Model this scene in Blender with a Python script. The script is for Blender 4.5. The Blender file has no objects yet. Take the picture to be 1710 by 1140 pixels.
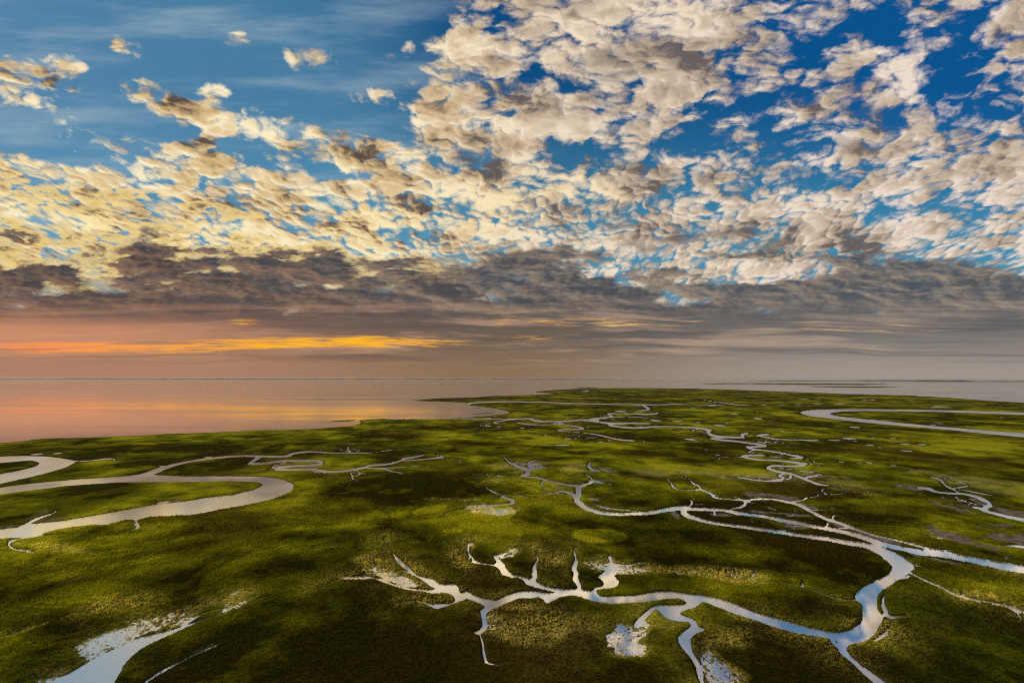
import bpy, math, random
import numpy as np
from mathutils import Matrix, Vector

scene = bpy.context.scene
R = math.radians

# ------------------------------------------------------------------ camera
CAM_H = 100.0                       # metres above the water
LENS = 16.0                         # 36 mm sensor
FPX = LENS / 36.0 * 1710.0          # focal length in photo pixels
PITCH = math.atan(61.5 / FPX)
ROLL = 3.0 / 1710.0
cf = Vector((0, math.cos(PITCH), math.sin(PITCH)))
cr0 = Vector((1, 0, 0))
cu0 = Vector((0, -math.sin(PITCH), math.cos(PITCH)))
cr = cr0 * math.cos(ROLL) + cu0 * math.sin(ROLL)
cu = cu0 * math.cos(ROLL) - cr0 * math.sin(ROLL)
cam_data = bpy.data.cameras.new('camera')
cam_data.lens = LENS
cam_data.sensor_width = 36.0
cam_data.clip_start = 1.0
cam_data.clip_end = 300000.0
cam = bpy.data.objects.new('camera', cam_data)
scene.collection.objects.link(cam)
cam.matrix_world = Matrix(((cr.x, cu.x, -cf.x, 0), (cr.y, cu.y, -cf.y, 0), (cr.z, cu.z, -cf.z, CAM_H), (0, 0, 0, 1)))
scene.camera = cam

# ------------------------------------------------------------------ colour management / sampling
scene.view_settings.view_transform = 'Standard'
scene.view_settings.look = 'None'
scene.view_settings.exposure = 0.0
scene.view_settings.gamma = 1.0
scene.render.film_transparent = False
scene.cycles.use_denoising = False
scene.cycles.filter_width = 1.05
scene.cycles.max_bounces = 6
scene.cycles.sample_clamp_indirect = 4.0

# ------------------------------------------------------------------ sun
SUN_AZ = R(-74.0)                   # left of the view direction
SUN_EL = R(27.0)
sun_dir = Vector((math.sin(SUN_AZ) * math.cos(SUN_EL), math.cos(SUN_AZ) * math.cos(SUN_EL), math.sin(SUN_EL)))
sd = bpy.data.lights.new('sun', 'SUN')
sd.energy = 2.6
sd.angle = R(2.0)
sd.color = (1.0, 0.80, 0.52)
sun = bpy.data.objects.new('sun', sd)
scene.collection.objects.link(sun)
sun.rotation_euler = (-sun_dir).to_track_quat('-Z', 'Y').to_euler()
sun.location = (0, 0, 400)


# ------------------------------------------------------------------ node helpers
class G:
    """Small expression builder over a node tree."""
    def __init__(self, tree):
        self.t = tree
        self.n = tree.nodes
        self.l = tree.links

    def put(self, sock, v):
        if isinstance(v, bpy.types.NodeSocket):
            self.l.new(v, sock)
        else:
            sock.default_value = v

    def m(self, op, a, b=None, c=None, clamp=False):
        nd = self.n.new('ShaderNodeMath')
        nd.operation = op
        nd.use_clamp = clamp
        self.put(nd.inputs[0], a)
        if b is not None:
            self.put(nd.inputs[1], b)
        if c is not None:
            self.put(nd.inputs[2], c)
        return nd.outputs[0]

    def add(self, a, b): return self.m('ADD', a, b)
    def sub(self, a, b): return self.m('SUBTRACT', a, b)
    def mul(self, a, b): return self.m('MULTIPLY', a, b)
    def div(self, a, b): return self.m('DIVIDE', a, b)
    def mad(self, a, b, c): return self.m('MULTIPLY_ADD', a, b, c)
    def pw(self, a, b): return self.m('POWER', a, b)
    def mx(self, a, b): return self.m('MAXIMUM', a, b)
    def mn(self, a, b): return self.m('MINIMUM', a, b)
    def clamp(self, a): return self.m('ADD', a, 0.0, clamp=True)

    def ss(self, v, a, b, lo=0.0, hi=1.0, mode='SMOOTHSTEP'):
        nd = self.n.new('ShaderNodeMapRange')
        nd.interpolation_type = mode
        self.put(nd.inputs[0], v)
        self.put(nd.inputs[1], a)
        self.put(nd.inputs[2], b)
        nd.inputs[3].default_value = lo
        nd.inputs[4].default_value = hi
        return nd.outputs[0]

    def lin(self, v, a, b, lo=0.0, hi=1.0): return self.ss(v, a, b, lo, hi, 'LINEAR')

    def mix(self, f, a, b, mode='MIX'):
        nd = self.n.new('ShaderNodeMix')
        nd.data_type = 'RGBA'
        nd.blend_type = mode
        nd.clamp_factor = True
        self.put(nd.inputs[0], f)
        self.put(nd.inputs[6], (*a, 1.0) if isinstance(a, tuple) else a)
        self.put(nd.inputs[7], (*b, 1.0) if isinstance(b, tuple) else b)
        return nd.outputs[2]

    def vm(self, op, a, b=None, scale=None):
        nd = self.n.new('ShaderNodeVectorMath')
        nd.operation = op
        self.put(nd.inputs[0], a)
        if b is not None:
            self.put(nd.inputs[1], b)
        if scale is not None:
            self.put(nd.inputs[3], scale)
        return nd.outputs[1] if op in ('LENGTH', 'DOT_PRODUCT', 'DISTANCE') else nd.outputs[0]

    def comb(self, x, y, z=0.0):
        nd = self.n.new('ShaderNodeCombineXYZ')
        self.put(nd.inputs[0], x)
        self.put(nd.inputs[1], y)
        self.put(nd.inputs[2], z)
        return nd.outputs[0]

    def sep(self, v):
        nd = self.n.new('ShaderNodeSeparateXYZ')
        self.put(nd.inputs[0], v)
        return nd.outputs

    def noise(self, vec, scale, detail=4.0, rough=0.5, lac=2.0, dist=0.0, color=False, ntype='FBM'):
        nd = self.n.new('ShaderNodeTexNoise')
        nd.noise_dimensions = '3D'
        nd.noise_type = ntype
        nd.normalize = True
        self.put(nd.inputs['Vector'], vec)
        nd.inputs['Scale'].default_value = scale
        nd.inputs['Detail'].default_value = detail
        nd.inputs['Roughness'].default_value = rough
        nd.inputs['Lacunarity'].default_value = lac
        nd.inputs['Distortion'].default_value = dist
        return nd.outputs[1] if color else nd.outputs[0]

    def mapping(self, vec, loc=(0, 0, 0), rot=(0, 0, 0), sc=(1, 1, 1), kind='POINT'):
        nd = self.n.new('ShaderNodeMapping')
        nd.vector_type = kind
        self.put(nd.inputs[0], vec)
        nd.inputs[1].default_value = loc
        nd.inputs[2].default_value = rot
        nd.inputs[3].default_value = sc
        return nd.outputs[0]


def srgb(r, g, b):
    f = lambda c: (c / 255.0 / 12.92) if c / 255.0 <= 0.04045 else ((c / 255.0 + 0.055) / 1.055) ** 2.4
    return (f(r), f(g), f(b))


def px_dir(x, y):
    """World direction of a point of the sky or ground, from where it stands in the photograph."""
    d = cf * FPX + cr * (x - 855.0) - cu * (y - 570.0)
    return d.normalized()


def px_azel(x, y):
    d = px_dir(x, y)
    return d.x / d.y, d.z / d.y


#SKY_BEGIN
# ------------------------------------------------------------------ sky
world = bpy.data.worlds.new('World')
scene.world = world
world.use_nodes = True
world.node_tree.nodes.clear()
g = G(world.node_tree)
tc = g.n.new('ShaderNodeTexCoord')
direction = tc.outputs['Generated']
dx, dy, dz = g.sep(direction)
dzc = g.mx(dz, 0.0)
# cloud fronts run straight across the view: el is the rise of the line of sight per distance to the front
ady = g.mx(g.m('ABSOLUTE', dy), 0.12)
az = g.m('ARCTANGENT', g.div(dx, ady))
el = g.m('ARCTANGENT', g.div(dz, ady))
azel = g.comb(g.div(dx, ady), g.div(dz, ady))
azel1 = g.comb(g.div(dx, ady), g.div(dz, ady), 1.0)
GLOW = px_dir(150, 375)                                  # the thinnest cloud, where the veiled sun shines through
mu = g.vm('DOT_PRODUCT', direction, tuple(GLOW))
az01 = g.lin(az, R(-48), R(48))                          # 0 left .. 1 right


def blob(x, y, rx, ry, rot=0.0):
    """Soft ellipse on the sky dome (centre and radii in photo pixels); built only when it is called."""
    def build():
        a, e = px_azel(x, y)
        c, s = math.cos(R(rot)), math.sin(R(rot))
        ux, uy, vx, vy = c * FPX / rx, s * FPX / rx, -s * FPX / ry, c * FPX / ry
        u = g.vm('DOT_PRODUCT', azel1, (ux, uy, -a * ux - e * uy))
        v = g.vm('DOT_PRODUCT', azel1, (vx, vy, -a * vx - e * vy))
        return g.ss(g.m('SQRT', g.mad(u, u, g.mul(v, v))), 1.0, 0.25)
    return build


def total(items):
    """Weighted sum, each term built right before it is added so that few values are alive at once."""
    s = None
    for w, b in items:
        t = b() if callable(b) else b
        s = g.mul(t, w) if s is None else g.mad(t, w, s)
    return s


# clear sky
sky = g.n.new('ShaderNodeTexSky')
sky.sky_type = 'NISHITA'
sky.sun_disc = False
sky.sun_elevation = SUN_EL
sky.sun_rotation = SUN_AZ
sky.altitude = 100.0
sky.air_density = 1.0
sky.dust_density = 0.6
sky.ozone_density = 3.0
hsv = g.n.new('ShaderNodeHueSaturation')
hsv.inputs['Saturation'].default_value = 1.5
hsv.inputs['Value'].default_value = 1.0
g.l.new(sky.outputs[0], hsv.inputs['Color'])
nish = g.vm('SCALE', hsv.outputs[0], scale=0.10)
blue = g.mix(g.ss(el, R(12), R(36)), srgb(80, 148, 172), srgb(12, 74, 122))
blue = g.mix(g.mul(g.ss(az, R(5), R(45)), 0.6), blue, g.mix(g.ss(el, R(14), R(34)), srgb(62, 138, 172), srgb(14, 86, 150)))
blue = g.mix(g.mul(g.ss(mu, 0.72, 0.93), 0.6), blue, srgb(96, 150, 176))
clear = g.mix(0.85, nish, blue)
# thin veil on the left
veil = g.noise(g.mapping(azel, sc=(1.5, 9.0, 1), rot=(0, 0, R(24))), 1.5, 7, 0.6)
clear = g.mix(g.mul(g.mul(g.ss(veil, 0.42, 0.75), g.ss(az, R(14), R(-30))), 0.55), clear, srgb(165, 185, 196))

# cloud deck: heaps shrink towards the horizon but keep their height, as clouds with depth do
rise = g.mx(g.div(dzc, ady), 0.004)
rq = g.m('SQRT', rise)
P = g.comb(g.div(g.mul(g.div(dx, ady), 1.85), rq), g.mul(rq, -5.2), 0.4)
s2 = (math.sin(R(-44)), math.cos(R(-44)), 0)              # the glow lies this way: it lights the clouds from beyond

# where the deck is open and where it is closed
cov = total([
    (0.86, g.ss(el, R(28), R(21))),                     # closed deck low down
    (0.62, g.mul(g.ss(az, R(-18), R(0)), g.ss(el, R(12), R(20)))),   # broken fields to the right
    (0.12, g.ss(el, R(36), R(50))),                       # and more overhead
    (0.32, blob(1000, 90, 380, 190, 0)),                # big bank top centre
    (0.45, blob(740, 110, 220, 110, 0)),
    (0.16, blob(900, 250, 330, 110, 0)),
    (0.16, blob(1400, 150, 260, 90, 10)),
    (0.14, blob(1560, 250, 300, 70, 6)),
    (0.25, blob(1705, 55, 150, 75, 24)),
    (0.74, blob(265, 165, 135, 52, -20)),
    (0.66, blob(212, 78, 72, 40, -40)),
    (0.80, blob(40, 125, 180, 60, -22)),
    (0.60, blob(512, 100, 90, 50, -20)),
    (0.66, blob(398, 66, 50, 32, -10)),
    (0.66, blob(120, 105, 70, 26, -20)),
    (0.55, blob(330, 240, 90, 26, 25)),
    (0.50, blob(600, 160, 70, 34, 0)),
    (0.66, blob(360, 152, 50, 30, -10)),
    (0.46, blob(60, 185, 160, 34, -15)),
    (0.72, blob(470, 225, 300, 56, -12)),
    (0.74, blob(300, 265, 320, 55, -10)),
    (0.50, blob(700, 215, 190, 90, -10)),
    (0.72, blob(20, 290, 260, 60, -5)),
    (0.55, blob(720, 300, 380, 80, 0)),
    (-0.60, blob(1530, 348, 280, 40, 4)),
    (-0.24, blob(1440, 50, 200, 50, 20)),
    (-0.35, blob(1600, 110, 130, 50, 25)),
    (-0.35, blob(560, 290, 120, 24, -5)),
    (-0.15, blob(1160, 250, 160, 40, 5)),
    (-0.22, blob(1250, 175, 160, 26, 10)),
    (-0.30, blob(800, 215, 70, 24, 0)),
    (-0.25, blob(620, 20, 120, 40, 0)),
])
cov = g.mn(cov, 0.86)

warp = g.vm('SCALE', g.vm('SUBTRACT', g.noise(P, 3.0, 5, 0.58, color=True), (0.5, 0.5, 0.5)), scale=0.26)
Pw = g.vm('ADD', P, warp)
Ps = g.mapping(Pw, rot=(0, 0, R(4)), sc=(1.0, 1.15, 1))


def puffs(vec, scale, detail=0.0):
    """Rounded heaps: 1 at the middle of a cell, falling to the creases between cells."""
    nd = g.n.new('ShaderNodeTexVoronoi')
    nd.voronoi_dimensions = '2D'
    nd.feature = 'F1'
    nd.inputs['Scale'].default_value = scale
    nd.inputs['Detail'].default_value = detail
    nd.inputs['Roughness'].default_value = 0.5
    g.put(nd.inputs['Vector'], vec)
    d = nd.outputs['Distance']
    return g.sub(1.0, g.mul(d, d))


fine = g.ss(el, R(30), R(17))                              # smaller heaps low down


def big(vec):
    return g.noise(vec, 1.7, 3, 0.5)


def field(vec):
    a = g.noise(vec, 3.0, 9, 0.545)
    p = puffs(vec, 6.6)
    q = puffs(g.vm('ADD', vec, (0.37, 0.21, 0)), 14.0)
    return g.add(g.add(g.mul(a, 0.62), g.mul(p, g.mad(fine, -0.12, 0.18))), g.mul(q, g.mad(fine, 0.08, 0.09)))


f0 = field(Ps)
f1 = field(g.vm('ADD', Ps, tuple(0.022 * c for c in s2)))
L0 = big(Ps)
L1 = big(g.vm('ADD', Ps, tuple(0.16 * c for c in s2)))
patchy = g.noise(P, 1.5, 3, 0.5)
thr = g.add(g.mad(cov, -0.37, 0.725), g.mul(g.sub(patchy, 0.5), 0.17))
frag = g.noise(Ps, 12.0, 6, 0.66)
body = g.add(g.sub(f0, thr), g.mul(g.sub(frag, 0.5), 0.14))
alpha = g.ss(body, -0.02, 0.135)
thick = g.ss(body, 0.05, 0.26)
shade = g.add(g.mul(g.sub(f0, f1), 5.0), g.mul(g.sub(L0, L1), 3.2))
lit = g.clamp(g.add(shade, 0.60))

warm = g.ss(mu, 0.62, 0.97)
bright = g.mix(warm, srgb(244, 224, 198), srgb(255, 240, 200))
bright = g.mix(g.ss(az, R(15), R(45)), bright, srgb(240, 222, 206))
mid = g.mix(warm, srgb(190, 170, 148), srgb(214, 182, 130))
dark = g.mix(warm, srgb(104, 96, 94), srgb(92, 76, 66))
lit2 = g.mul(lit, g.sub(1.0, g.mul(thick, 0.42)))
col = g.mix(g.ss(lit2, 0.05, 0.45), dark, mid)
col = g.mix(g.ss(lit2, 0.34, 0.92), col, bright)

# golden light leaking through near the sun
glow = total([(1.0, blob(150, 375, 150, 60, -8)), (0.9, blob(20, 300, 200, 60, -10)), (0.8, blob(330, 400, 180, 50, 0)),
              (0.7, blob(640, 370, 260, 70, 0)), (0.5, blob(900, 330, 280, 80, 0))])
col = g.mix(g.mul(g.clamp(glow), g.mul(g.ss(lit, 0.35, 0.8), 0.75)), col, srgb(255, 232, 170))
clouds = g.mix(alpha, clear, col)

# second, lower layer: dark ragged bank
Q2 = g.comb(g.mul(g.div(dx, ady), 2.5), g.mul(g.div(dz, ady), 7.5), 2.2)
P2 = g.vm('ADD', Q2, g.vm('SCALE', g.vm('SUBTRACT', g.noise(Q2, 2.4, 4, 0.55, color=True), (0.5, 0.5, 0.5)), scale=0.28))
elb = g.mad(g.sub(g.noise(Q2, 1.3, 6, 0.68), 0.5), 0.36, el)      # ragged upper edge


def field2(vec):
    return g.add(g.mul(g.noise(vec, 2.4, 9, 0.60), 0.86), g.mul(puffs(vec, 4.5), 0.12))


h0 = field2(P2)
h1 = field2(g.vm('ADD', P2, (-0.030, -0.034, 0.0)))
bank = total([
    (1.05, g.ss(elb, R(19.0), R(10.0))),
    (1.05, blob(90, 370, 430, 100, -7)),
    (0.60, blob(240, 345, 190, 50, -6)),
    (0.55, blob(520, 400, 200, 40, -6)),
    (0.55, blob(60, 440, 420, 80, 0)),
    (0.50, blob(350, 460, 330, 50, 0)),
    (0.80, blob(1110, 405, 290, 56, 4)),
    (0.75, blob(1060, 115, 190, 70, -12)),
    (0.50, blob(960, 240, 150, 36, 0)),
    (0.60, blob(640, 455, 420, 36, 0)),
    (0.40, blob(1400, 235, 140, 30, 0)),
    (0.40, blob(1290, 130, 160, 36, 10)),
    (0.60, blob(1130, 300, 130, 36, 0)),
    (0.55, blob(860, 415, 150, 34, 0)),
    (0.55, blob(440, 350, 130, 34, 0)),
    (0.48, blob(1500, 440, 330, 60, 0)),
    (-0.45, blob(640, 395, 230, 50, 0)),
    (-0.85, blob(145, 378, 62, 26, 0)),
    (-0.50, blob(330, 405, 90, 22, 0)),
    (-0.40, blob(165, 456, 30, 14, 0)),
    (-0.50, blob(1350, 455, 250, 26, 0)),
])
bank = g.mn(bank, g.mad(g.ss(elb, R(16), R(10.5)), 0.34, 0.64))
b_body = g.add(g.sub(h0, 0.725), g.mul(bank, 0.42))
b_alpha = g.mul(g.ss(b_body, -0.01, 0.15), g.mx(alpha, g.ss(elb, R(19), R(16))))
b_lit = g.clamp(g.mad(g.sub(h0, h1), 7.0, g.mad(b_body, -1.0, 0.46)))
b_dark = g.mix(az01, srgb(62, 56, 62), srgb(76, 82, 90))
b_light = g.mix(g.ss(az, R(-35), R(10)), srgb(150, 114, 90), srgb(160, 142, 122))
b_col = g.mix(b_lit, b_dark, b_light)
clouds = g.mix(g.mul(b_alpha, g.lin(el, R(17), R(23), 0.95, 0.5)), clouds, b_col)
rim = g.mul(g.mul(b_alpha, g.sub(1.0, b_alpha)), g.mul(g.ss(mu, 0.75, 0.97), g.ss(el, R(9.5), R(14))))
clouds = g.mix(g.mul(rim, 2.6), clouds, srgb(255, 222, 140))

# the sun itself is hidden, but the thinnest cloud in front of it shines
leak = g.mul(total([(1.0, blob(142, 375, 80, 30, -6)), (0.8, blob(300, 395, 120, 20, 0)), (0.6, blob(160, 455, 34, 12, 0)), (0.7, blob(30, 330, 120, 26, -8)), (0.5, blob(420, 405, 160, 18, 0))]),
             g.ss(g.add(frag, g.mul(g.sub(f0, f1), 2.0)), 0.42, 0.74))
clouds = g.mix(g.mul(leak, 0.95), clouds, g.mix(frag, srgb(255, 214, 130), srgb(255, 246, 205)))

# the air near the horizon, with streaks of cloud seen edge-on
wob = g.mul(g.sub(g.noise(g.comb(g.mul(az, 3.0), g.mul(el, 9.0), 8.0), 1.0, 4, 0.5), 0.5), 0.05)
elw = g.add(el, wob)
st = g.noise(g.comb(g.mul(az, 3.2), g.mul(elw, 40.0), 0.3), 1.0, 7, 0.6)
st2 = g.noise(g.comb(g.mul(az, 2.2), g.mul(elw, 80.0), 4.3), 1.0, 6, 0.58)
hz_left = g.mix(g.ss(el, R(2), R(8.5)), srgb(172, 128, 102), srgb(116, 90, 82))
hz_mid = g.mix(g.ss(el, R(0), R(8)), srgb(138, 112, 86), srgb(98, 88, 80))
hz_right = g.mix(g.ss(el, R(0), R(8)), srgb(158, 148, 138), srgb(104, 102, 102))
hz = g.mix(g.ss(az, R(-40), R(-2)), hz_left, hz_mid)
hz = g.mix(g.ss(az, R(-2), R(38)), hz, hz_right)
streaky = g.ss(el, R(1.0), R(3.5))
hz = g.mix(g.mul(g.mul(g.ss(st, 0.46, 0.64), 0.75), streaky), hz, g.mix(az01, srgb(186, 134, 102), srgb(176, 158, 140)))
hz = g.mix(g.mul(g.mul(g.ss(st2, 0.52, 0.34), 0.65), streaky), hz, g.mix(az01, srgb(84, 68, 66), srgb(90, 92, 96)))
hz = g.mix(g.mul(blob(60, 560, 500, 46, 0)(), 0.55), hz, srgb(222, 154, 114))
clouds = g.mix(g.ss(el, R(11.5), R(6.0)), clouds, hz)

# orange breaks under the bank
brk = total([(1.0, blob(560, 571, 330, 16, 0)), (1.05, blob(150, 580, 420, 15, 0)), (0.60, blob(1000, 539, 300, 14, 0)),
             (0.70, blob(100, 510, 70, 9, 0)), (0.45, blob(1430, 548, 280, 13, 0)), (0.7, blob(400, 537, 50, 10, 0)), (0.45, blob(900, 563, 150, 10, 0))])
bst = g.noise(g.comb(g.mul(az, 11.0), g.mul(elw, 150.0), 2.0), 1.0, 7, 0.62)
brk = g.mul(g.ss(g.add(brk, g.mul(g.sub(bst, 0.5), 3.4)), 0.35, 1.25), g.ss(brk, 0.05, 0.4))
brk_col = g.mix(g.ss(az, R(-50), R(-24)), srgb(246, 146, 86), srgb(255, 180, 40))
brk_col = g.mix(g.ss(az, R(-4), R(14)), brk_col, srgb(216, 172, 118))
clouds = g.mix(g.mul(brk, g.ss(el, R(9), R(7.5))), clouds, brk_col)

out = g.vm('SCALE', clouds, scale=10.0)
bg = g.n.new('ShaderNodeBackground')
g.l.new(out, bg.inputs['Color'])
bg.inputs['Strength'].default_value = 0.10
wo = g.n.new('ShaderNodeOutputWorld')
g.l.new(bg.outputs[0], wo.inputs['Surface'])
#SKY_END

# ------------------------------------------------------------------ numeric helpers
def tagged(o, label=None, category=None, kind=None, group=None):
    if kind:
        o['kind'] = kind
    if label:
        o['label'] = label
        o['category'] = category
    if group:
        o['group'] = group
    return o


def link_mesh(name, verts, faces, material, smooth=True, attrs=None):
    """Mesh from numpy arrays; faces is (n, 3) or (n, 4)."""
    me = bpy.data.meshes.new(name)
    n, k = faces.shape
    me.vertices.add(len(verts))
    me.vertices.foreach_set('co', np.ascontiguousarray(verts, np.float32).ravel())
    me.loops.add(n * k)
    me.loops.foreach_set('vertex_index', np.ascontiguousarray(faces, np.int32).ravel())
    me.polygons.add(n)
    me.polygons.foreach_set('loop_start', np.arange(0, n * k, k, dtype=np.int32))
    if smooth:
        me.polygons.foreach_set('use_smooth', np.ones(n, bool))
    for an, av in (attrs or {}).items():
        at = me.attributes.new(an, 'FLOAT', 'POINT')
        at.data.foreach_set('value', np.ascontiguousarray(av, np.float32).ravel())
    me.update(calc_edges=True)
    me.materials.append(material)
    o = bpy.data.objects.new(name, me)
    scene.collection.objects.link(o)
    return o


def vnoise(x, y, seed=0):
    xi = np.floor(x).astype(np.int64)
    yi = np.floor(y).astype(np.int64)
    fx = (x - xi).astype(np.float32)
    fy = (y - yi).astype(np.float32)
    fx = fx * fx * (3 - 2 * fx)
    fy = fy * fy * (3 - 2 * fy)

    def h(a, b):
        v = (a * 374761393 + b * 668265263 + seed * 1442695041) & 0xFFFFFFFF
        v = ((v ^ (v >> 13)) * 1274126177) & 0xFFFFFFFF
        v = v ^ (v >> 16)
        return (v & 0xFFFF).astype(np.float32) / 65535.0
    a = h(xi, yi)
    b = h(xi + 1, yi)
    c = h(xi, yi + 1)
    d = h(xi + 1, yi + 1)
    return (a * (1 - fx) + b * fx) * (1 - fy) + (c * (1 - fx) + d * fx) * fy - 0.5


def fbm(x, y, wl, octaves, seed=0, gain=0.5):
    s = 0.0
    amp = 1.0
    tot = 0.0
    for i in range(octaves):
        s = s + amp * vnoise(x / wl + 17.3 * i, y / wl - 9.1 * i, seed + i)
        tot += amp
        amp *= gain
        wl *= 0.5
    return s / tot * 2.0


def sstep(a, b, v):
    t = np.clip((v - a) / (b - a), 0, 1)
    return t * t * (3 - 2 * t)


# horizon of the lens in the photograph is very slightly bowed: straighten the far points
HX = np.array([-400, 0, 400, 700, 1000, 1300, 1710, 2100.])
HY = np.array([637, 633.5, 630.5, 628.7, 629.2, 632, 637, 642.])


def ground(x, y):
    """Photo pixel -> point on the water level plane."""
    yc = 631.5 + (x - 855) * 0.00175
    dy_ = yc - float(np.interp(x, HX, HY))
    f = min(max((770.0 - y) / 110.0, 0.0), 1.0)
    y = y + dy_ * f
    d = px_dir(x, max(y, yc + 0.8))
    t = CAM_H / max(-d.z, 1e-6)
    return (d.x * t, d.y * t)


# ------------------------------------------------------------------ what was mapped: creeks, coast, pools
LAND = [(-900, 890), (-300, 778), (-120, 752), (0, 740.5), (40, 737), (75, 732.5), (130, 731.5), (200, 728.5), (240, 727), (280, 724.5),
        (350, 722), (430, 718), (500, 716.5), (550, 713), (590, 709), (603, 704.5), (600, 700), (620, 697), (680, 697), (740, 696.5),
        (780, 695), (810, 692.5), (832, 690), (850, 687.5), (846, 684), (830, 680.5), (815, 678), (795, 675.5), (782, 673.8),
        (790, 671.5), (785, 670), (760, 669), (720, 667.7), (686, 666.3), (700, 665), (740, 662), (790, 661), (820, 658.5), (850, 657.5),
        (895, 656.5), (920, 655), (925, 654.3), (893, 652.3), (905, 650), (930, 648), (960, 646.5), (985, 645.3), (1050, 645.5),
        (1100, 646), (1200, 648.5), (1300, 653), (1400, 657.5), (1480, 660.5), (1560, 664.5), (1640, 671), (1710, 675.5), (1850, 684), (2100, 705)]
LAND_FAR = [(60000, 5000), (60000, -60000), (-60000, -60000), (-60000, -2000)]

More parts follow.
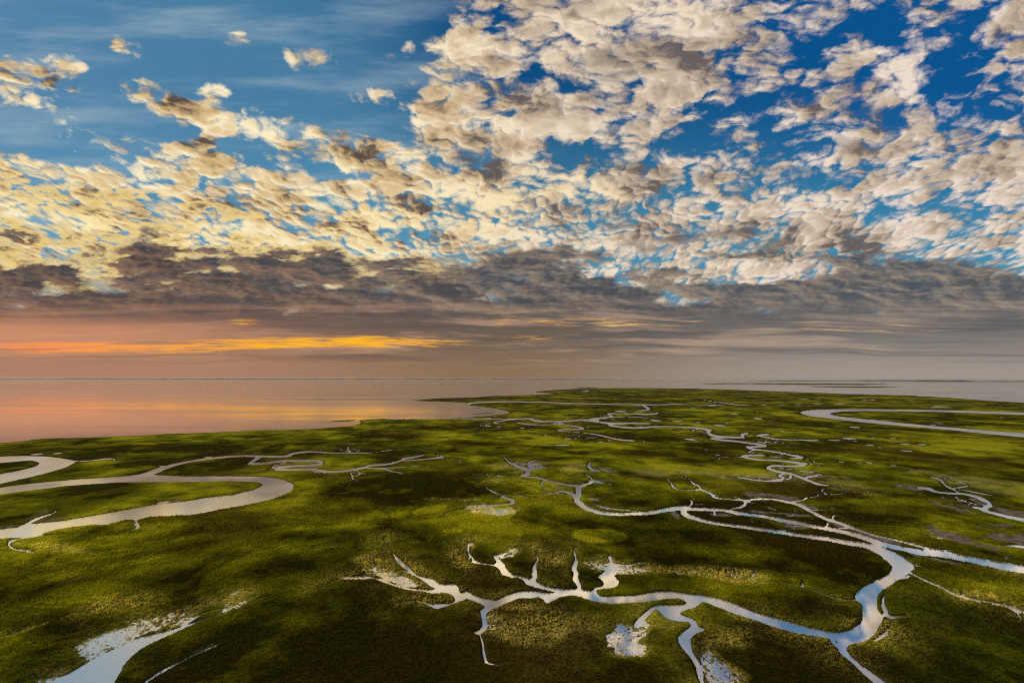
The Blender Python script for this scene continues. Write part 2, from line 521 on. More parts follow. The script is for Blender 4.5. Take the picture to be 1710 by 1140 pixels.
# closed outlines of the wide channels
POLYS = {
    'creek_west_loop': [(-150, 772), (0, 762.5), (20, 761.5), (50, 761.5), (80, 762.5), (110, 766), (125, 770), (118, 776), (100, 783),
        (70, 791), (40, 798.5), (0, 807.5), (-150, 845), (-150, 828), (0, 791.5), (15, 789), (35, 785), (55, 780), (66, 774), (60, 770),
        (48, 768.5), (25, 770.5), (0, 772.5), (-150, 783)],
    'creek_west': [(-150, 838), (0, 814), (20, 811), (65, 806), (120, 801), (180, 797), (215, 794), (240, 790), (255, 784), (275, 778),
        (300, 772), (330, 766.5), (360, 763), (385, 760.5), (412, 759.3), (412, 761.7), (385, 763.2), (350, 766.8), (320, 771), (295, 777),
        (275, 784), (262, 790), (256, 792.5), (270, 793.5), (310, 795), (350, 795), (400, 795), (440, 796), (465, 799), (482, 804),
        (490, 810), (488, 818), (478, 824), (460, 831), (435, 838), (400, 845), (370, 850), (340, 856), (317, 860), (300, 859.5),
        (290, 861), (270, 861.5), (250, 863), (235, 866.5), (225, 868), (210, 867.5), (190, 873), (175, 876), (150, 876.5), (120, 880),
        (95, 884), (75, 890), (60, 896), (40, 897), (20, 898), (0, 900), (-150, 930), (-150, 905), (0, 883.5), (30, 881), (40, 876.5),
        (50, 875), (90, 871), (130, 865), (180, 856), (220, 849), (255, 843), (290, 839), (320, 835), (350, 830), (380, 827), (405, 822),
        (425, 817), (437, 811), (438, 807), (430, 804.5), (415, 804), (390, 803), (350, 803.5), (310, 804), (250, 804.5), (200, 805),
        (150, 808), (110, 811), (80, 815), (55, 818), (30, 821), (0, 825), (-150, 852)],
    'creek_east_loop': [(1336, 688.5), (1345, 686), (1360, 684.5), (1390, 683.8), (1450, 684), (1520, 685.5), (1600, 687.5), (1710, 691.5),
        (1900, 699), (1900, 703.5), (1710, 694.8), (1600, 690.3), (1520, 688), (1450, 686.7), (1410, 687), (1390, 689.5), (1385, 691),
        (1395, 694.5), (1420, 698), (1460, 702), (1500, 706.5), (1550, 711.5), (1600, 716), (1650, 720.5), (1710, 724.5), (1900, 740),
        (1900, 748), (1710, 731), (1640, 724.5), (1580, 718), (1530, 713.5), (1480, 709.5), (1430, 704.5), (1390, 699.5), (1360, 696),
        (1342, 692)],
    # foreground: the trunk of the near creek, its junction with the main channel and its outlet
    'creek_near': [(840, 997), (854, 991), (870, 987), (887, 986.5), (901, 988), (917, 989.5), (930, 989), (917, 986.5), (898.5, 982),
        (880, 976), (873, 968), (859, 963.5), (846, 962), (857, 959), (862, 960.5), (873, 962), (883, 965), (890, 966.7), (901, 973.7),
        (917, 979.5), (933.6, 981.4), (950, 983), (965, 982.3), (972, 983.5), (978, 984.7), (989.7, 984.7), (994.4, 979.5), (1008.4, 977),
        (1008, 970), (999, 963), (1004, 958.5), (1011, 952.6), (1014, 944.4), (1021, 941.6), (1015.4, 932.7), (1016.6, 927),
        (1022.5, 929), (1021, 935), (1027, 941), (1036.5, 946.8), (1033, 952.6), (1026, 961), (1033, 968), (1033, 975), (1025, 980.7),
        (1008.4, 983), (995.6, 985.4), (1001.4, 993.6), (1015.4, 995.4), (1034, 994), (1055, 993.6), (1074, 991), (1095, 987.7),
        (1120.7, 987), (1144, 990), (1167.5, 992.4), (1191, 995.5), (1205, 1000), (1230, 1008.5), (1260, 1021.7), (1289.5, 1030),
        (1319, 1038), (1349, 1047), (1373, 1051.5), (1394, 1056), (1414.7, 1054.5), (1429.6, 1047), (1440, 1032), (1438.6, 1017),
        (1438.6, 1008), (1429, 1001), (1431, 989), (1444.6, 978.4), (1468, 966.5), (1485, 957.5), (1489, 947), (1486, 934),
        (1473, 923), (1460, 918), (1482, 918), (1504, 929), (1523.6, 944), (1520.6, 956), (1507, 963.5), (1486, 977), (1470, 989),
        (1464, 1002), (1465, 1016), (1470, 1023), (1476, 1030.6), (1470, 1042.5), (1462, 1056), (1447.5, 1068), (1432.6, 1074),
        (1421, 1075), (1414.7, 1086), (1432.6, 1105), (1456.5, 1123), (1480, 1140), (1530, 1182), (1500, 1182), (1459.5, 1140),
        (1441.6, 1124.6), (1424, 1108), (1406, 1093), (1397, 1078), (1398, 1071), (1388, 1066.4), (1355, 1062), (1319, 1054.5),
        (1289.5, 1046), (1260, 1034.5), (1230, 1025), (1216, 1020), (1198, 1014.6), (1188.5, 1010), (1172, 1005.5), (1160.5, 1014.6),
        (1142, 1019), (1135, 1025), (1153.5, 1031), (1163, 1038), (1165, 1045), (1177, 1050), (1163, 1056.7), (1153.5, 1066),
        (1153.5, 1077.8), (1158, 1092), (1167, 1106), (1174, 1124.6), (1172, 1138), (1166, 1130), (1163, 1115), (1156, 1101),
        (1146.4, 1089.5), (1137, 1077.8), (1132, 1063.7), (1144, 1053), (1153.5, 1045), (1149, 1038), (1132, 1038), (1116, 1033),
        (1106.7, 1026), (1097, 1015.6), (1088, 1021.6), (1075, 1035.7), (1066, 1046), (1058, 1047), (1064.6, 1035.7), (1078.6, 1021.6),
        (1092.6, 1012), (1109, 1010), (1130, 1008.8), (1146.4, 1007.6), (1144, 1003), (1132, 999.4), (1109, 1000.6), (1088, 1004),
        (1069, 1006.4), (1041, 1007.6), (1015.4, 1007.6), (989.7, 1004), (973, 998.5), (957, 994.7), (938, 996.4), (922, 1003),
        (912.5, 1007.6), (908, 1000.6), (898.5, 997), (887, 999.4), (868, 998.5), (854, 1003), (840, 1008.8), (826, 1015.4),
        (812.8, 1023), (811.8, 1032.8), (814.7, 1044.4), (811, 1052), (801, 1060), (794.5, 1058), (790.6, 1055), (799, 1052), (804, 1046),
        (805, 1036.7), (803, 1025), (803, 1017.4), (811, 1013.5), (801, 1006.8), (787.7, 1002), (778, 1000), (770, 1003.9), (753, 1009.6),
        (735.6, 1015.4), (726, 1016.4), (722, 1008), (743, 1006.8), (758.8, 1003.9), (758.8, 998), (753, 992.3), (739.5, 990.3),
        (722, 991.3), (706.7, 987.5), (683.5, 985.5), (668, 981.7), (664, 978.5), (672, 979.7), (685.4, 982.6), (702.8, 983.6),
        (714.4, 984.6), (728, 982.6), (720, 978.8), (706.7, 969), (693, 961.4), (681.6, 953.7), (668, 943), (662, 937), (658.4, 929.6),
        (661, 927.6), (670, 935), (676, 942), (685.4, 949), (695, 959.5), (706.7, 963), (720, 965), (730, 973), (743, 975),
        (758.8, 974.5), (765.5, 979.7), (768.4, 990), (780, 986.5), (786, 990.3), (797, 996), (814.7, 1000.4), (830, 1002)],
    'creek_near_arm': [(784.8, 926.7), (789.6, 929.6), (794.5, 936.3), (809, 940), (826, 941), (830, 936.3), (824.4, 929.6), (827, 925.7),
        (840, 924.7), (853, 919), (842, 926.7), (832, 930), (834, 933.4), (842, 940), (847.5, 951.7), (855, 959.5), (857, 966),
        (851.4, 962.4), (840, 960.4), (836, 953.7), (830, 947), (818.6, 944), (801, 942), (787.7, 939), (789.6, 934.4), (784, 926.7)],
}

# centre lines: (system, [(x, y, width across in photo px), ...])
LINES = [
    # west
    ('creek_west', [(38, 879, 5), (50, 872, 4), (65, 865, 3), (82, 859, 2)]),
    ('creek_west', [(224, 866, 3), (229, 873, 3), (231, 880, 2.5)]),
    ('creek_west', [(55, 896, 2.5), (35, 899, 2), (20, 903, 2), (15, 910, 2.5), (25, 917, 2.5), (45, 919, 1.5)]),
    ('creek_west_loop', [(122, 770, 1.5), (150, 769, 1), (175, 766, 1.8), (190, 766.3, 1.2)]),
    ('creek_west', [(408, 760.5, 2.8), (420, 761, 3), (440, 761.5, 3), (455, 762, 3.5), (470, 762, 3.5), (480, 760.5, 3.5), (488, 757.5, 3),
                    (500, 755, 2.6), (510, 754, 2.4), (525, 754, 2.2), (540, 755, 2), (560, 756, 1.8), (580, 755.5, 1.5), (600, 755.5, 1.5), (612, 756, 1.5)]),
    ('creek_west', [(618, 755.5, 0.8), (635, 753, 0.9), (652, 751, 1)]),
    ('creek_west', [(434, 762, 5), (424, 769, 5), (419, 773, 4), (430, 774, 4), (445, 773, 3.2), (460, 770.5, 3.2), (480, 769, 3.2), (505, 769, 3.5),
                    (525, 769, 4), (535, 771.5, 6), (530, 775, 5), (515, 777, 4), (495, 777.5, 3), (480, 779, 3.4), (465, 781, 4), (462, 783.2, 3.6),
                    (475, 784, 3.4), (500, 783.5, 3.4), (520, 783, 4), (528, 785, 5), (540, 786.5, 4), (555, 787.5, 4), (575, 786, 3.6), (595, 783, 3.4),
                    (610, 779.5, 3.2), (620, 776.5, 3), (640, 775.5, 2.4), (655, 773, 2.2), (670, 768.5, 3), (678, 765, 4), (690, 763, 2.4), (706, 759.5, 2)]),
    ('creek_west', [(668, 769.5, 1.4), (695, 767.5, 1.3), (720, 765, 1.4), (738, 762.5, 2)]),
    ('creek_west', [(605, 781, 1.4), (630, 781.5, 1.6), (645, 783.5, 2.2), (655, 787, 1.5), (670, 789, 1.5)]),
    ('creek_west', [(636, 781.5, 0.9), (665, 780, 0.9), (690, 778, 0.9), (715, 776, 0.8)]),
    ('creek_west', [(525, 785, 3), (527, 789, 2)]),
    # centre
    ('creek_centre', [(844, 765, 1.4), (850, 771, 2), (858, 775, 4), (866, 779, 4), (876, 782.5, 5), (882, 787, 6), (880, 791, 6), (873, 794.5, 4),
                      (885, 796.5, 2.6), (900, 798, 3), (912, 801.5, 3), (925, 805, 3), (940, 808, 2.6), (955, 810, 2.6), (967, 811.5, 4)]),
    ('creek_centre', [(882, 785, 4), (890, 779, 3), (888, 776, 2.5), (883, 773, 2), (889, 769.5, 2), (896, 768, 1)]),
    ('creek_centre', [(884, 785, 3), (897, 780.5, 3), (907, 780, 1.5)]),
    ('creek_centre', [(888, 777, 2.5), (898, 775, 1.8), (904, 778, 1.5)]),
    ('creek_centre', [(860, 776, 2), (862, 770, 1.2), (868, 773.5, 1.5), (878, 775, 1.2)]),
    ('creek_centre', [(872, 795, 1), (848, 794.5, 0.8), (833, 794, 1.2), (815, 795.5, 1)]),
    ('creek_centre', [(833, 795, 3), (831, 791.5, 1.5)]),
    ('creek_centre', [(1007, 806.5, 2), (999, 805, 4), (992, 803, 5), (983, 807, 4), (975, 809.5, 4.5), (968, 812.5, 8), (966, 818, 9), (967, 824, 9),
                      (963, 829, 10), (964, 835, 9), (970, 842, 9), (980, 848, 8), (993, 853, 7.5), (1010, 857, 7), (1030, 858.2, 6), (1050, 858, 6),
                      (1075, 857.2, 6.5), (1095, 854.5, 7), (1115, 851, 7), (1130, 849, 7), (1145, 849, 7), (1160, 850, 6), (1185, 850.5, 5.5),
                      (1210, 852, 6), (1230, 856, 6.5), (1250, 859.5, 5.5), (1270, 861.5, 5), (1290, 865, 5.5), (1310, 869, 6.5), (1330, 872, 6.5),
                      (1350, 877, 6.5), (1370, 881, 7), (1390, 885, 7), (1410, 889, 7), (1430, 894, 7), (1455, 902, 7.5), (1476, 909, 8), (1496, 914, 8),
                      (1534, 921, 9), (1573, 926.5, 10), (1611, 932.5, 12), (1650, 940, 13), (1689, 947, 14), (1710, 950.5, 14), (1850, 977, 17)]),
    ('creek_centre', [(991, 802.5, 2.6), (987, 798, 2.4), (982, 795, 2.4), (980, 793, 1.4)]),
    ('creek_centre', [(986, 771.5, 2), (983, 777, 3), (986, 781.5, 5), (992, 785.5, 4.5), (998, 785, 2)]),
    ('creek_centre', [(1003, 782, 1), (1010, 784.5, 2), (1020, 788, 1)]),
    ('creek_centre', [(962, 829, 7), (952, 823, 4), (940, 820, 3), (925, 823, 2.5), (910, 825, 1.5), (880, 825.5, 1), (850, 826.5, 1.2), (840, 827.5, 2.5),
                      (840, 829.5, 4), (848, 832, 4), (856, 835, 5), (857, 838, 5), (853, 841, 4), (840, 842, 3), (820, 843, 3), (800, 843.5, 2.4), (778, 844, 1.5)]),
    ('creek_centre', [(836, 826, 1.2), (829, 823.5, 2), (822, 820, 2.4), (817, 817, 1)]),
    ('creek_centre', [(1001, 844, 2.5), (1010, 847.5, 4), (1025, 850, 3.6), (1045, 851.5, 3), (1062, 853, 1.5)]),
    ('creek_centre', [(987, 832, 2), (997, 834, 2)]),
    ('creek_centre', [(1143, 848, 10), (1143, 856, 10), (1151, 862, 8), (1165, 867, 6.5), (1185, 872, 6), (1210, 876, 6), (1240, 879.5, 6.5), (1270, 884, 6.5),
                      (1300, 888.5, 7), (1330, 893, 7), (1360, 897, 8), (1380, 899.5, 8), (1409, 905, 8.5), (1438, 909.5, 9.5), (1457, 914, 11), (1474, 920.5, 14),
                      (1488, 928, 19), (1500, 938, 26), (1506, 946, 30)]),
    ('creek_centre', [(1121, 806, 1.6), (1123, 811, 2.6), (1127, 815, 1.6), (1140, 818, 1.5), (1160, 818, 2), (1168, 817, 2.6), (1180, 821, 2.6), (1188, 825, 3.5),
                      (1194, 830, 3.5), (1205, 832.5, 2.4), (1225, 834, 2), (1238, 834.5, 3), (1246, 836, 3)]),
    ('creek_centre', [(1170, 816.5, 2), (1167, 811, 2.5), (1157, 806, 1.4), (1145, 793, 1)]),
    ('creek_centre', [(1222, 849, 2.6), (1237, 846.5, 3.6), (1244, 842, 4.2), (1245, 837.5, 4), (1252, 834.5, 3.2), (1270, 833, 2.6), (1290, 833.5, 3),
                      (1310, 837, 3.4), (1325, 840, 5), (1336, 844, 5), (1350, 851, 4.8), (1365, 859, 5), (1380, 866, 5), (1395, 871, 5), (1410, 876, 4.6),
                      (1430, 883, 3.6), (1460, 893, 3.2), (1490, 900, 3.2), (1515, 906, 3.2), (1540, 913, 4), (1565, 919, 6), (1590, 926, 9)]),
    ('creek_centre', [(1355, 852, 1.5), (1368, 851, 1.5)]),
    # far winding creek
    ('creek_far', [(605, 699, 1.6), (620, 698, 1), (680, 697.6, 1), (740, 697.3, 1), (780, 697, 1.2), (820, 697.5, 1.2), (845, 698.5, 1.2), (857, 697.7, 2),
                   (870, 697, 1.6), (885, 697.2, 2), (890, 699, 3.4), (900, 701, 2.6), (920, 702, 2), (950, 701, 2), (975, 699.2, 2), (985, 699.5, 3.6),
                   (995, 697, 2.8), (1015, 695, 1.6), (1022, 693.3, 2.4), (1017, 690.5, 2), (1020, 688.7, 1.8), (1035, 688.5, 0.8), (1058, 689.3, 0.9), (1075, 690.2, 1.8), (1090, 689.2, 2.6), (1093, 688.5, 2)]),
    ('creek_far', [(985, 700, 3.6), (995, 702, 2.8), (1010, 704, 2), (1030, 706, 2.5), (1021, 707.5, 3), (1020, 709, 2.6), (1035, 711.5, 2.4), (1055, 713, 2.4),
                   (1075, 712.5, 2.4), (1095, 711, 2), (1110, 710.7, 1.6), (1140, 711.6, 1.6), (1160, 713, 2), (1175, 715, 3), (1183, 718, 7), (1183, 722, 5), (1190, 726, 3.4),
                   (1205, 728.5, 3), (1225, 729.5, 3), (1239, 729, 3), (1240, 725, 5), (1247, 722.8, 2)]),
    ('creek_far', [(1028, 706.2, 2.6), (1050, 705, 2.2), (1077, 705.5, 2)]),
    ('creek_far', [(1022, 695.2, 0.9), (1060, 694.7, 0.9), (1080, 696, 1)]),
    ('creek_far', [(1218, 729.5, 2), (1197, 730.3, 2), (1189, 731.2, 2), (1205, 734, 2.8), (1230, 736.5, 2.4), (1255, 740, 2), (1274, 742.7, 2.6), (1276, 744.5, 2.4),
                   (1262, 745.5, 2.4), (1250, 746.5, 3.6), (1258, 749.5, 2.4), (1280, 752, 1.8), (1305, 756, 1.8), (1325, 760.5, 2.4), (1337, 763.2, 3.2), (1330, 765, 2),
                   (1315, 764.7, 1), (1290, 762, 1), (1275, 760.5, 1.2), (1262, 759.7, 2), (1250, 760, 2.8), (1242, 761.7, 3.6), (1252, 765, 2.6), (1270, 767.5, 2),
                   (1300, 769, 2), (1325, 771.5, 2.8), (1343, 775.3, 3.6), (1335, 777.3, 2.8), (1315, 778, 2.4), (1292, 777.5, 2.8), (1283, 781, 4), (1292, 785, 3),
                   (1310, 789, 3.4), (1322, 791, 2.6), (1340, 798, 3.2), (1355, 804, 3), (1368, 808.5, 3), (1380, 810, 1.8)]),
    ('creek_far', [(1311, 790, 3), (1302, 794, 3), (1308, 798, 3.4), (1300, 801, 3.6), (1285, 803, 2), (1260, 801, 1.5), (1235, 797, 1.6)]),
    ('creek_far', [(1343, 799, 2), (1350, 796, 2.8), (1366, 793, 1.6)]),
    ('creek_far', [(1300, 780, 0.8), (1330, 785, 1), (1356, 788, 1)]),
    ('creek_far', [(1265, 728, 3), (1273, 725.8, 3.6), (1281, 725, 1.6)]),
    ('creek_far', [(1275, 729, 1.6), (1300, 733, 1.2), (1330, 734, 1.2), (1355, 735, 1.8), (1365, 734.3, 0.8), (1380, 735, 0.9), (1400, 735, 1.5)]),
    ('creek_far', [(866, 704, 1), (883, 707, 1.5), (905, 707.5, 0.9), (935, 706.5, 1.1), (950, 708.5, 1.5), (972, 713, 2.4), (965, 715, 1.8), (945, 715, 1.4),
                   (933, 717, 2), (945, 718.7, 0.9), (985, 722.5, 0.9), (1000, 725, 1.8), (1020, 730, 1.8), (1035, 733, 1.8), (1054, 734.8, 1.8)]),
    ('creek_far', [(858, 698.5, 1.2), (842, 700.5, 1), (825, 703, 1.8), (831, 705.5, 1.8)]),
    ('creek_far', [(812, 708.5, 1.4), (818, 709.8, 1.8)]),
    # straight far creek
    ('creek_north', [(781, 671.5, 2), (800, 669.5, 1.6), (820, 668.6, 1.8), (850, 668.2, 1.5), (900, 668.7, 1.4), (950, 670.7, 1.4), (1000, 672, 1.3), (1050, 673.2, 1.1), (1072, 673.7, 1.6), (1110, 674, 0.9),
                     (1126, 673.5, 1), (1180, 675, 0.8), (1250, 675.5, 0.6), (1340, 675.2, 0.6), (1410, 675.3, 0.7), (1442, 676, 0.8)]),
    ('creek_north', [(1072, 674, 2), (1079, 678, 2.6), (1083, 681, 2.6), (1078, 683, 2), (1065, 684.2, 1)]),
    ('creek_north', [(1170, 666, 0.9), (1190, 669, 0.9), (1232, 675.3, 1.2)]),
    ('creek_north', [(970, 651.3, 1.3), (982, 650.2, 1.2), (978, 648.8, 1)]),
    # east
    ('creek_east', [(1536, 815.5, 3), (1545, 815, 4), (1553, 818, 3), (1570, 822, 3), (1590, 823.5, 3), (1610, 824.5, 3), (1630, 829, 4), (1645, 836, 5), (1653, 842, 6),
                    (1648, 846, 6), (1640, 849, 5), (1633, 847, 4), (1645, 852.5, 4), (1665, 858, 4), (1690, 864, 5), (1710, 868, 5.5), (1850, 893, 8)]),
    ('creek_east', [(1590, 816, 2.2), (1580, 811, 3), (1575, 806, 2.6), (1570, 801, 2), (1557, 797, 1.6)]),
    ('creek_east', [(1592, 815, 1.4), (1605, 813, 2.4), (1615, 811, 2), (1607, 806, 1.6), (1595, 803, 1.2)]),
    ('creek_east', [(1615, 819, 1.2), (1640, 824, 1.6), (1665, 827, 1.2)]),
    ('creek_east', [(1683, 912, 2), (1690, 912, 4), (1700, 912.5, 4), (1715, 914.5, 5), (1780, 925, 6)]),
    # shallow flood, bottom left
    ('flood', [(108, 1165, 84), (140, 1138, 62), (175, 1109, 40), (203, 1090, 26), (232, 1074, 18), (260, 1064, 12), (288, 1054.5, 7), (312, 1045, 4), (345, 1033, 2), (378, 1023, 2), (402, 1014, 1.4), (420, 1005, 1)]),
    ('flood', [(300, 1050, 3), (318, 1036, 3), (335, 1026, 1.2)]),
    ('flood', [(236, 1146, 3), (258, 1128, 4), (285, 1113, 4), (305, 1103, 3), (330, 1091, 1.6), (350, 1083, 1)]),
    ('creek_near', [(660, 929, 3), (655, 922, 2), (650, 917, 1.4), (647, 910, 1)]),
    ('creek_near', [(666, 979.5, 3.5), (652, 974.5, 3), (640, 970, 2.2), (624, 965, 2), (605, 962.5, 2), (585, 963.5, 1.6), (566, 968, 1.2)]),
    ('creek_near', [(683, 955, 3), (668, 953, 2), (655, 958, 1.8), (640, 957, 1.4)]),
    ('creek_near', [(852, 919.5, 3), (860, 915, 2), (869, 913, 1.2)]),
    ('creek_near', [(838, 931, 2.5), (848, 929, 2), (857, 925, 1.4)]),
    ('creek_near', [(724, 1012, 4), (712, 1007, 2), (700, 1004, 1.6), (688, 1004, 1)]),
    ('creek_near', [(1172, 1136, 5), (1176, 1150, 4), (1178, 1170, 3)]),
    # right foreground
    ('creek_near', [(1518, 955, 4), (1533, 963, 4), (1550, 971, 5), (1575, 982, 5), (1600, 994, 6), (1625, 1001, 5), (1655, 1007, 5), (1690, 1014, 6), (1710, 1022, 7), (1850, 1052, 9)]),
    ('creek_near', [(1692, 1016, 6), (1700, 1025, 4), (1708, 1034, 3), (1722, 1047, 2)]),
    ('creek_near', [(1612, 998, 4), (1607, 990, 3)]),
    ('creek_near', [(1434, 1001.5, 4), (1410, 1002, 2.2), (1385, 996, 2.6), (1365, 988, 2.6), (1345, 981, 2.2), (1320, 975, 1.6), (1290, 972, 1.2), (1265, 971, 1.6), (1256, 966, 1.6)]),
    ('creek_near', [(1341, 980, 3), (1340, 970, 3)]),
    ('creek_near', [(1477, 993, 3), (1475, 1001, 4), (1475, 1010, 4), (1479, 1020, 6), (1482, 1028, 6), (1495, 1029.5, 3.6), (1512, 1029, 3)]),
    ('creek_near', [(1478, 1024, 6), (1470, 1032, 7)]),
    ('creek_near', [(1503, 967, 3), (1511, 965, 5), (1520, 960, 3)]),
    ('creek_near', [(1484, 1049, 3), (1480, 1056, 5.5), (1472, 1063, 5), (1460, 1070, 3)]),
    ('creek_near', [(801, 1058, 3), (806, 1074, 2), (808, 1090, 1.4), (812, 1105, 1)]),
    ('creek_near', [(893, 955, 8), (893, 946, 5), (895, 940, 2.5), (899, 933, 1)]),
    ('creek_near', [(892, 958, 10), (893, 964, 9), (886, 971, 6)]),
    ('creek_near', [(968, 984, 5), (966, 975, 5), (961, 967, 8), (962, 957, 8), (959, 948, 8), (962, 938, 6), (961, 929, 3), (958, 916, 1)]),
    ('creek_near', [(1021, 941, 4), (1035, 942.5, 3), (1052, 943, 2.4), (1064, 940, 2)]),
    ('creek_near', [(1034, 949, 3), (1046, 951, 1.6), (1058, 951, 1)]),
    ('creek_near', [(785, 927, 2.6), (782, 919, 1.6), (783, 908, 1)]),
    ('creek_near', [(1398, 1079, 6), (1392, 1071, 7), (1390, 1064, 4)]),
]

# ponds lying alone in the marsh: (x, y, length px, thickness px)
PONDS = [(62, 758.5, 10, 1.8), (96, 757, 8, 1.4), (272, 778, 10, 1.8), (349, 763, 11, 1.6), (272, 839, 12, 3.2), (536, 750, 4, 1.6),
         (833, 711, 4, 1), (883, 718, 3, .9), (896, 722.5, 2.4, 1.2), (872, 713.5, 4, 1.2), (946, 732, 9, 1.5), (940, 742, 20, 2),
         (979, 731, 2.6, 2), (979, 737, 2.6, 1.2), (1003, 737, 6, 1.4), (1018, 734.5, 5, 1.4), (1075, 736.7, 4, 1.2), (1036, 685, 6, 1.6),
         (1095, 700.5, 11, 3), (1133, 702, 10, 1.8), (1168, 704.3, 6, 1.4), (1203, 709.6, 7, 1.6), (1212, 706, 5, 1), (1226, 690.7, 4, 2.2),
         (1264, 689, 4, 1.8), (1266, 698.2, 5, 2.2), (1155, 733, 8, 1.6), (1162, 735.3, 5, 1.2), (1149, 732, 6, 1), (1148, 649, 5, 1),
         (1158, 648.8, 5, .8), (1236, 654.8, 7, 1.1), (1252, 653.6, 5, .8), (1305, 719.3, 5, 1.2), (1324, 719.8, 4, 1.2), (1210, 703, 3, .8),
         (1427, 713.5, 7, 1.6), (1417, 732.3, 7, 2.4), (1395, 735.3, 10, 1.2), (1432, 736.3, 8, 1), (1459, 731, 6, 1.8), (1489, 732.4, 8, 1.8),
         (1453, 743, 6, 2), (1469, 747, 4, 1), (1512, 741.7, 9, 2.4), (1541, 742.6, 10, 1.6), (1513, 752.8, 11, 1.4), (1476, 696.2, 3, 1.6),
         (1569, 708.4, 3, 1.6), (1557, 710, 4, 1), (1674, 698.4, 4, 1), (1561, 681.6, 3, 1), (1576, 680.8, 7, 1), (1457, 668.5, 5, 1.2),
         (1444, 669.4, 5, .8), (1414, 659.3, 4, .9), (1447, 662.3, 5, .7), (1670, 680.3, 7, .9), (1525, 669.3, 12, .7), (1418, 675, 3, 1.2),
         (1403, 770.5, 10, 1.4), (1431, 773, 12, 1.2), (1452, 772.3, 7, 1.6), (1490, 777, 9, 1), (1126, 673, 3, 2), (907, 657, 3, 1),
         (970, 664, 3, 1.2), (998, 667, 3, 1.4), (1044, 670, 3, 1.2), (1090, 669.5, 3, 1), (1021, 659.6, 2.4, .9), (1068, 659.7, 3, 1),
         (1048, 664.6, 2.4, .8), (1092, 653, 4, .6), (950, 665, 3, .8), (1118, 667, 3, .8), (1158, 680.5, 3, 1), (1181, 679.5, 3, 1),
         (1190, 677, 8, .9), (1344, 665.8, 12, .8), (1362, 667, 10, .7), (1284, 668.5, 3, .8), (1220, 702, 4, .9), (1288, 712, 4, 1), (960, 697, 2.5, 1),
         (1316, 745.5, 3, 1), (1368, 777.5, 5, 1.4), (1180, 750, 3, .9), (1198, 759, 4, .9), (1500, 814, 6, 1)]

# flooded grass and pale strips of silt with backlit gold painted in: (x, y, rx, ry, rot deg, wetness, paleness) as seen in the photograph
WET = [(150, 1095, 70, 50, -38, .62, .2), (205, 1062, 85, 34, -28, .54, .4), (250, 1038, 95, 26, -20, .42, .5), (100, 1135, 60, 40, -30, .58, .2),
       (305, 1040, 55, 7, -24, .6, .6), (375, 1020, 50, 5, -22, .6, .7), (275, 1120, 48, 6, -30, .62, .5), (335, 1088, 45, 3.5, -26, .5, .6),
       (28, 1058, 62, 6, -18, .42, .7), (330, 1012, 60, 14, -20, .36, .6), (205, 1018, 120, 22, -8, .10, .55), (385, 1004, 40, 12, -20, .3, .5),
       (595, 965, 42, 5, 2, .75, .9), (650, 960, 52, 12, 12, .45, .8), (680, 972, 60, 8, 14, .70, .8), (620, 940, 40, 16, -10, .15, .7),
       (700, 1005, 28, 5, 8, .2, .8), (1072, 1060, 16, 26, 20, .54, .8), (1055, 1090, 44, 14, -14, .44, .9), (1040, 1070, 30, 24, 30, .6, .3),
       (1190, 1108, 16, 46, -24, .46, .5), (1215, 1132, 34, 20, 0, .36, .6), (1100, 1035, 70, 22, 10, .2, .4), (1220, 1070, 45, 20, 0, .1, .8),
       (960, 1090, 110, 50, 0, .06, .12), (985, 1045, 60, 20, 0, .08, .3), (930, 935, 26, 16, 0, .35, .8), (990, 940, 26, 10, 0, .40, .8),
       (853, 920, 22, 9, -20, .5, .9), (815, 850, 42, 10, 5, .40, .9), (835, 856, 26, 8, -10, .5, .9), (770, 836, 44, 4, 0, .2, .8),
       (1060, 952, 70, 10, 3, .35, .8), (1185, 958, 60, 8, 3, .2, .8), (700, 955, 30, 14, 25, .2, .7), (770, 935, 36, 18, 40, .1, .6), (785, 908, 10, 14, 0, .35, .8),
       (880, 1050, 60, 24, 0, .08, .6), (820, 1035, 22, 20, 0, .5, .9), (875, 1015, 50, 10, 0, .15, .7),
       (870, 776, 28, 5, 0, .5, .3), (895, 777, 18, 7, 0, .55, .2), (1013, 786, 22, 5, 14, .5, .3), (960, 783, 24, 9, 0, .25, .6), (855, 782, 28, 4, 4, .3, .8),
       (825, 803, 32, 4, -4, .3, .8), (1105, 791, 40, 5, 8, .45, .2), (1180, 791, 60, 5, 5, .3, .3), (1260, 799, 60, 6, 4, .4, .3), (1330, 800, 60, 9, 5, .3, .6),
       (1350, 790, 40, 4, 5, .45, .4), (1145, 790, 8, 5, 0, .5, .3), (1420, 812, 50, 12, 10, .15, .6), (1600, 803, 40, 6, 10, .5, .3), (1680, 822, 50, 8, 8, .3, .5),
       (1535, 788, 28, 3, 2, .4, .4), (1660, 806, 80, 5, 8, .35, .4), (1590, 790, 14, 2, 2, .4, .4), (1080, 792, 25, 4, 0, .4, .2),
       (228, 876, 8, 6, 0, .55, .6), (30, 908, 20, 6, 0, .3, .7), (90, 915, 60, 8, 10, .1, .6), (60, 866, 28, 8, -25, .3, .4),
       (1240, 965, 40, 12, 8, .2, .6), (1610, 1000, 30, 8, 20, .25, .6), (1660, 1000, 60, 8, 12, .1, .6), (1240, 1030, 30, 10, 15, .2, .6), (1480, 1045, 22, 12, -40, .25, .3),
       (1680, 955, 60, 8, 12, .2, .4), (1560, 892, 20, 8, 20, .3, .3)]
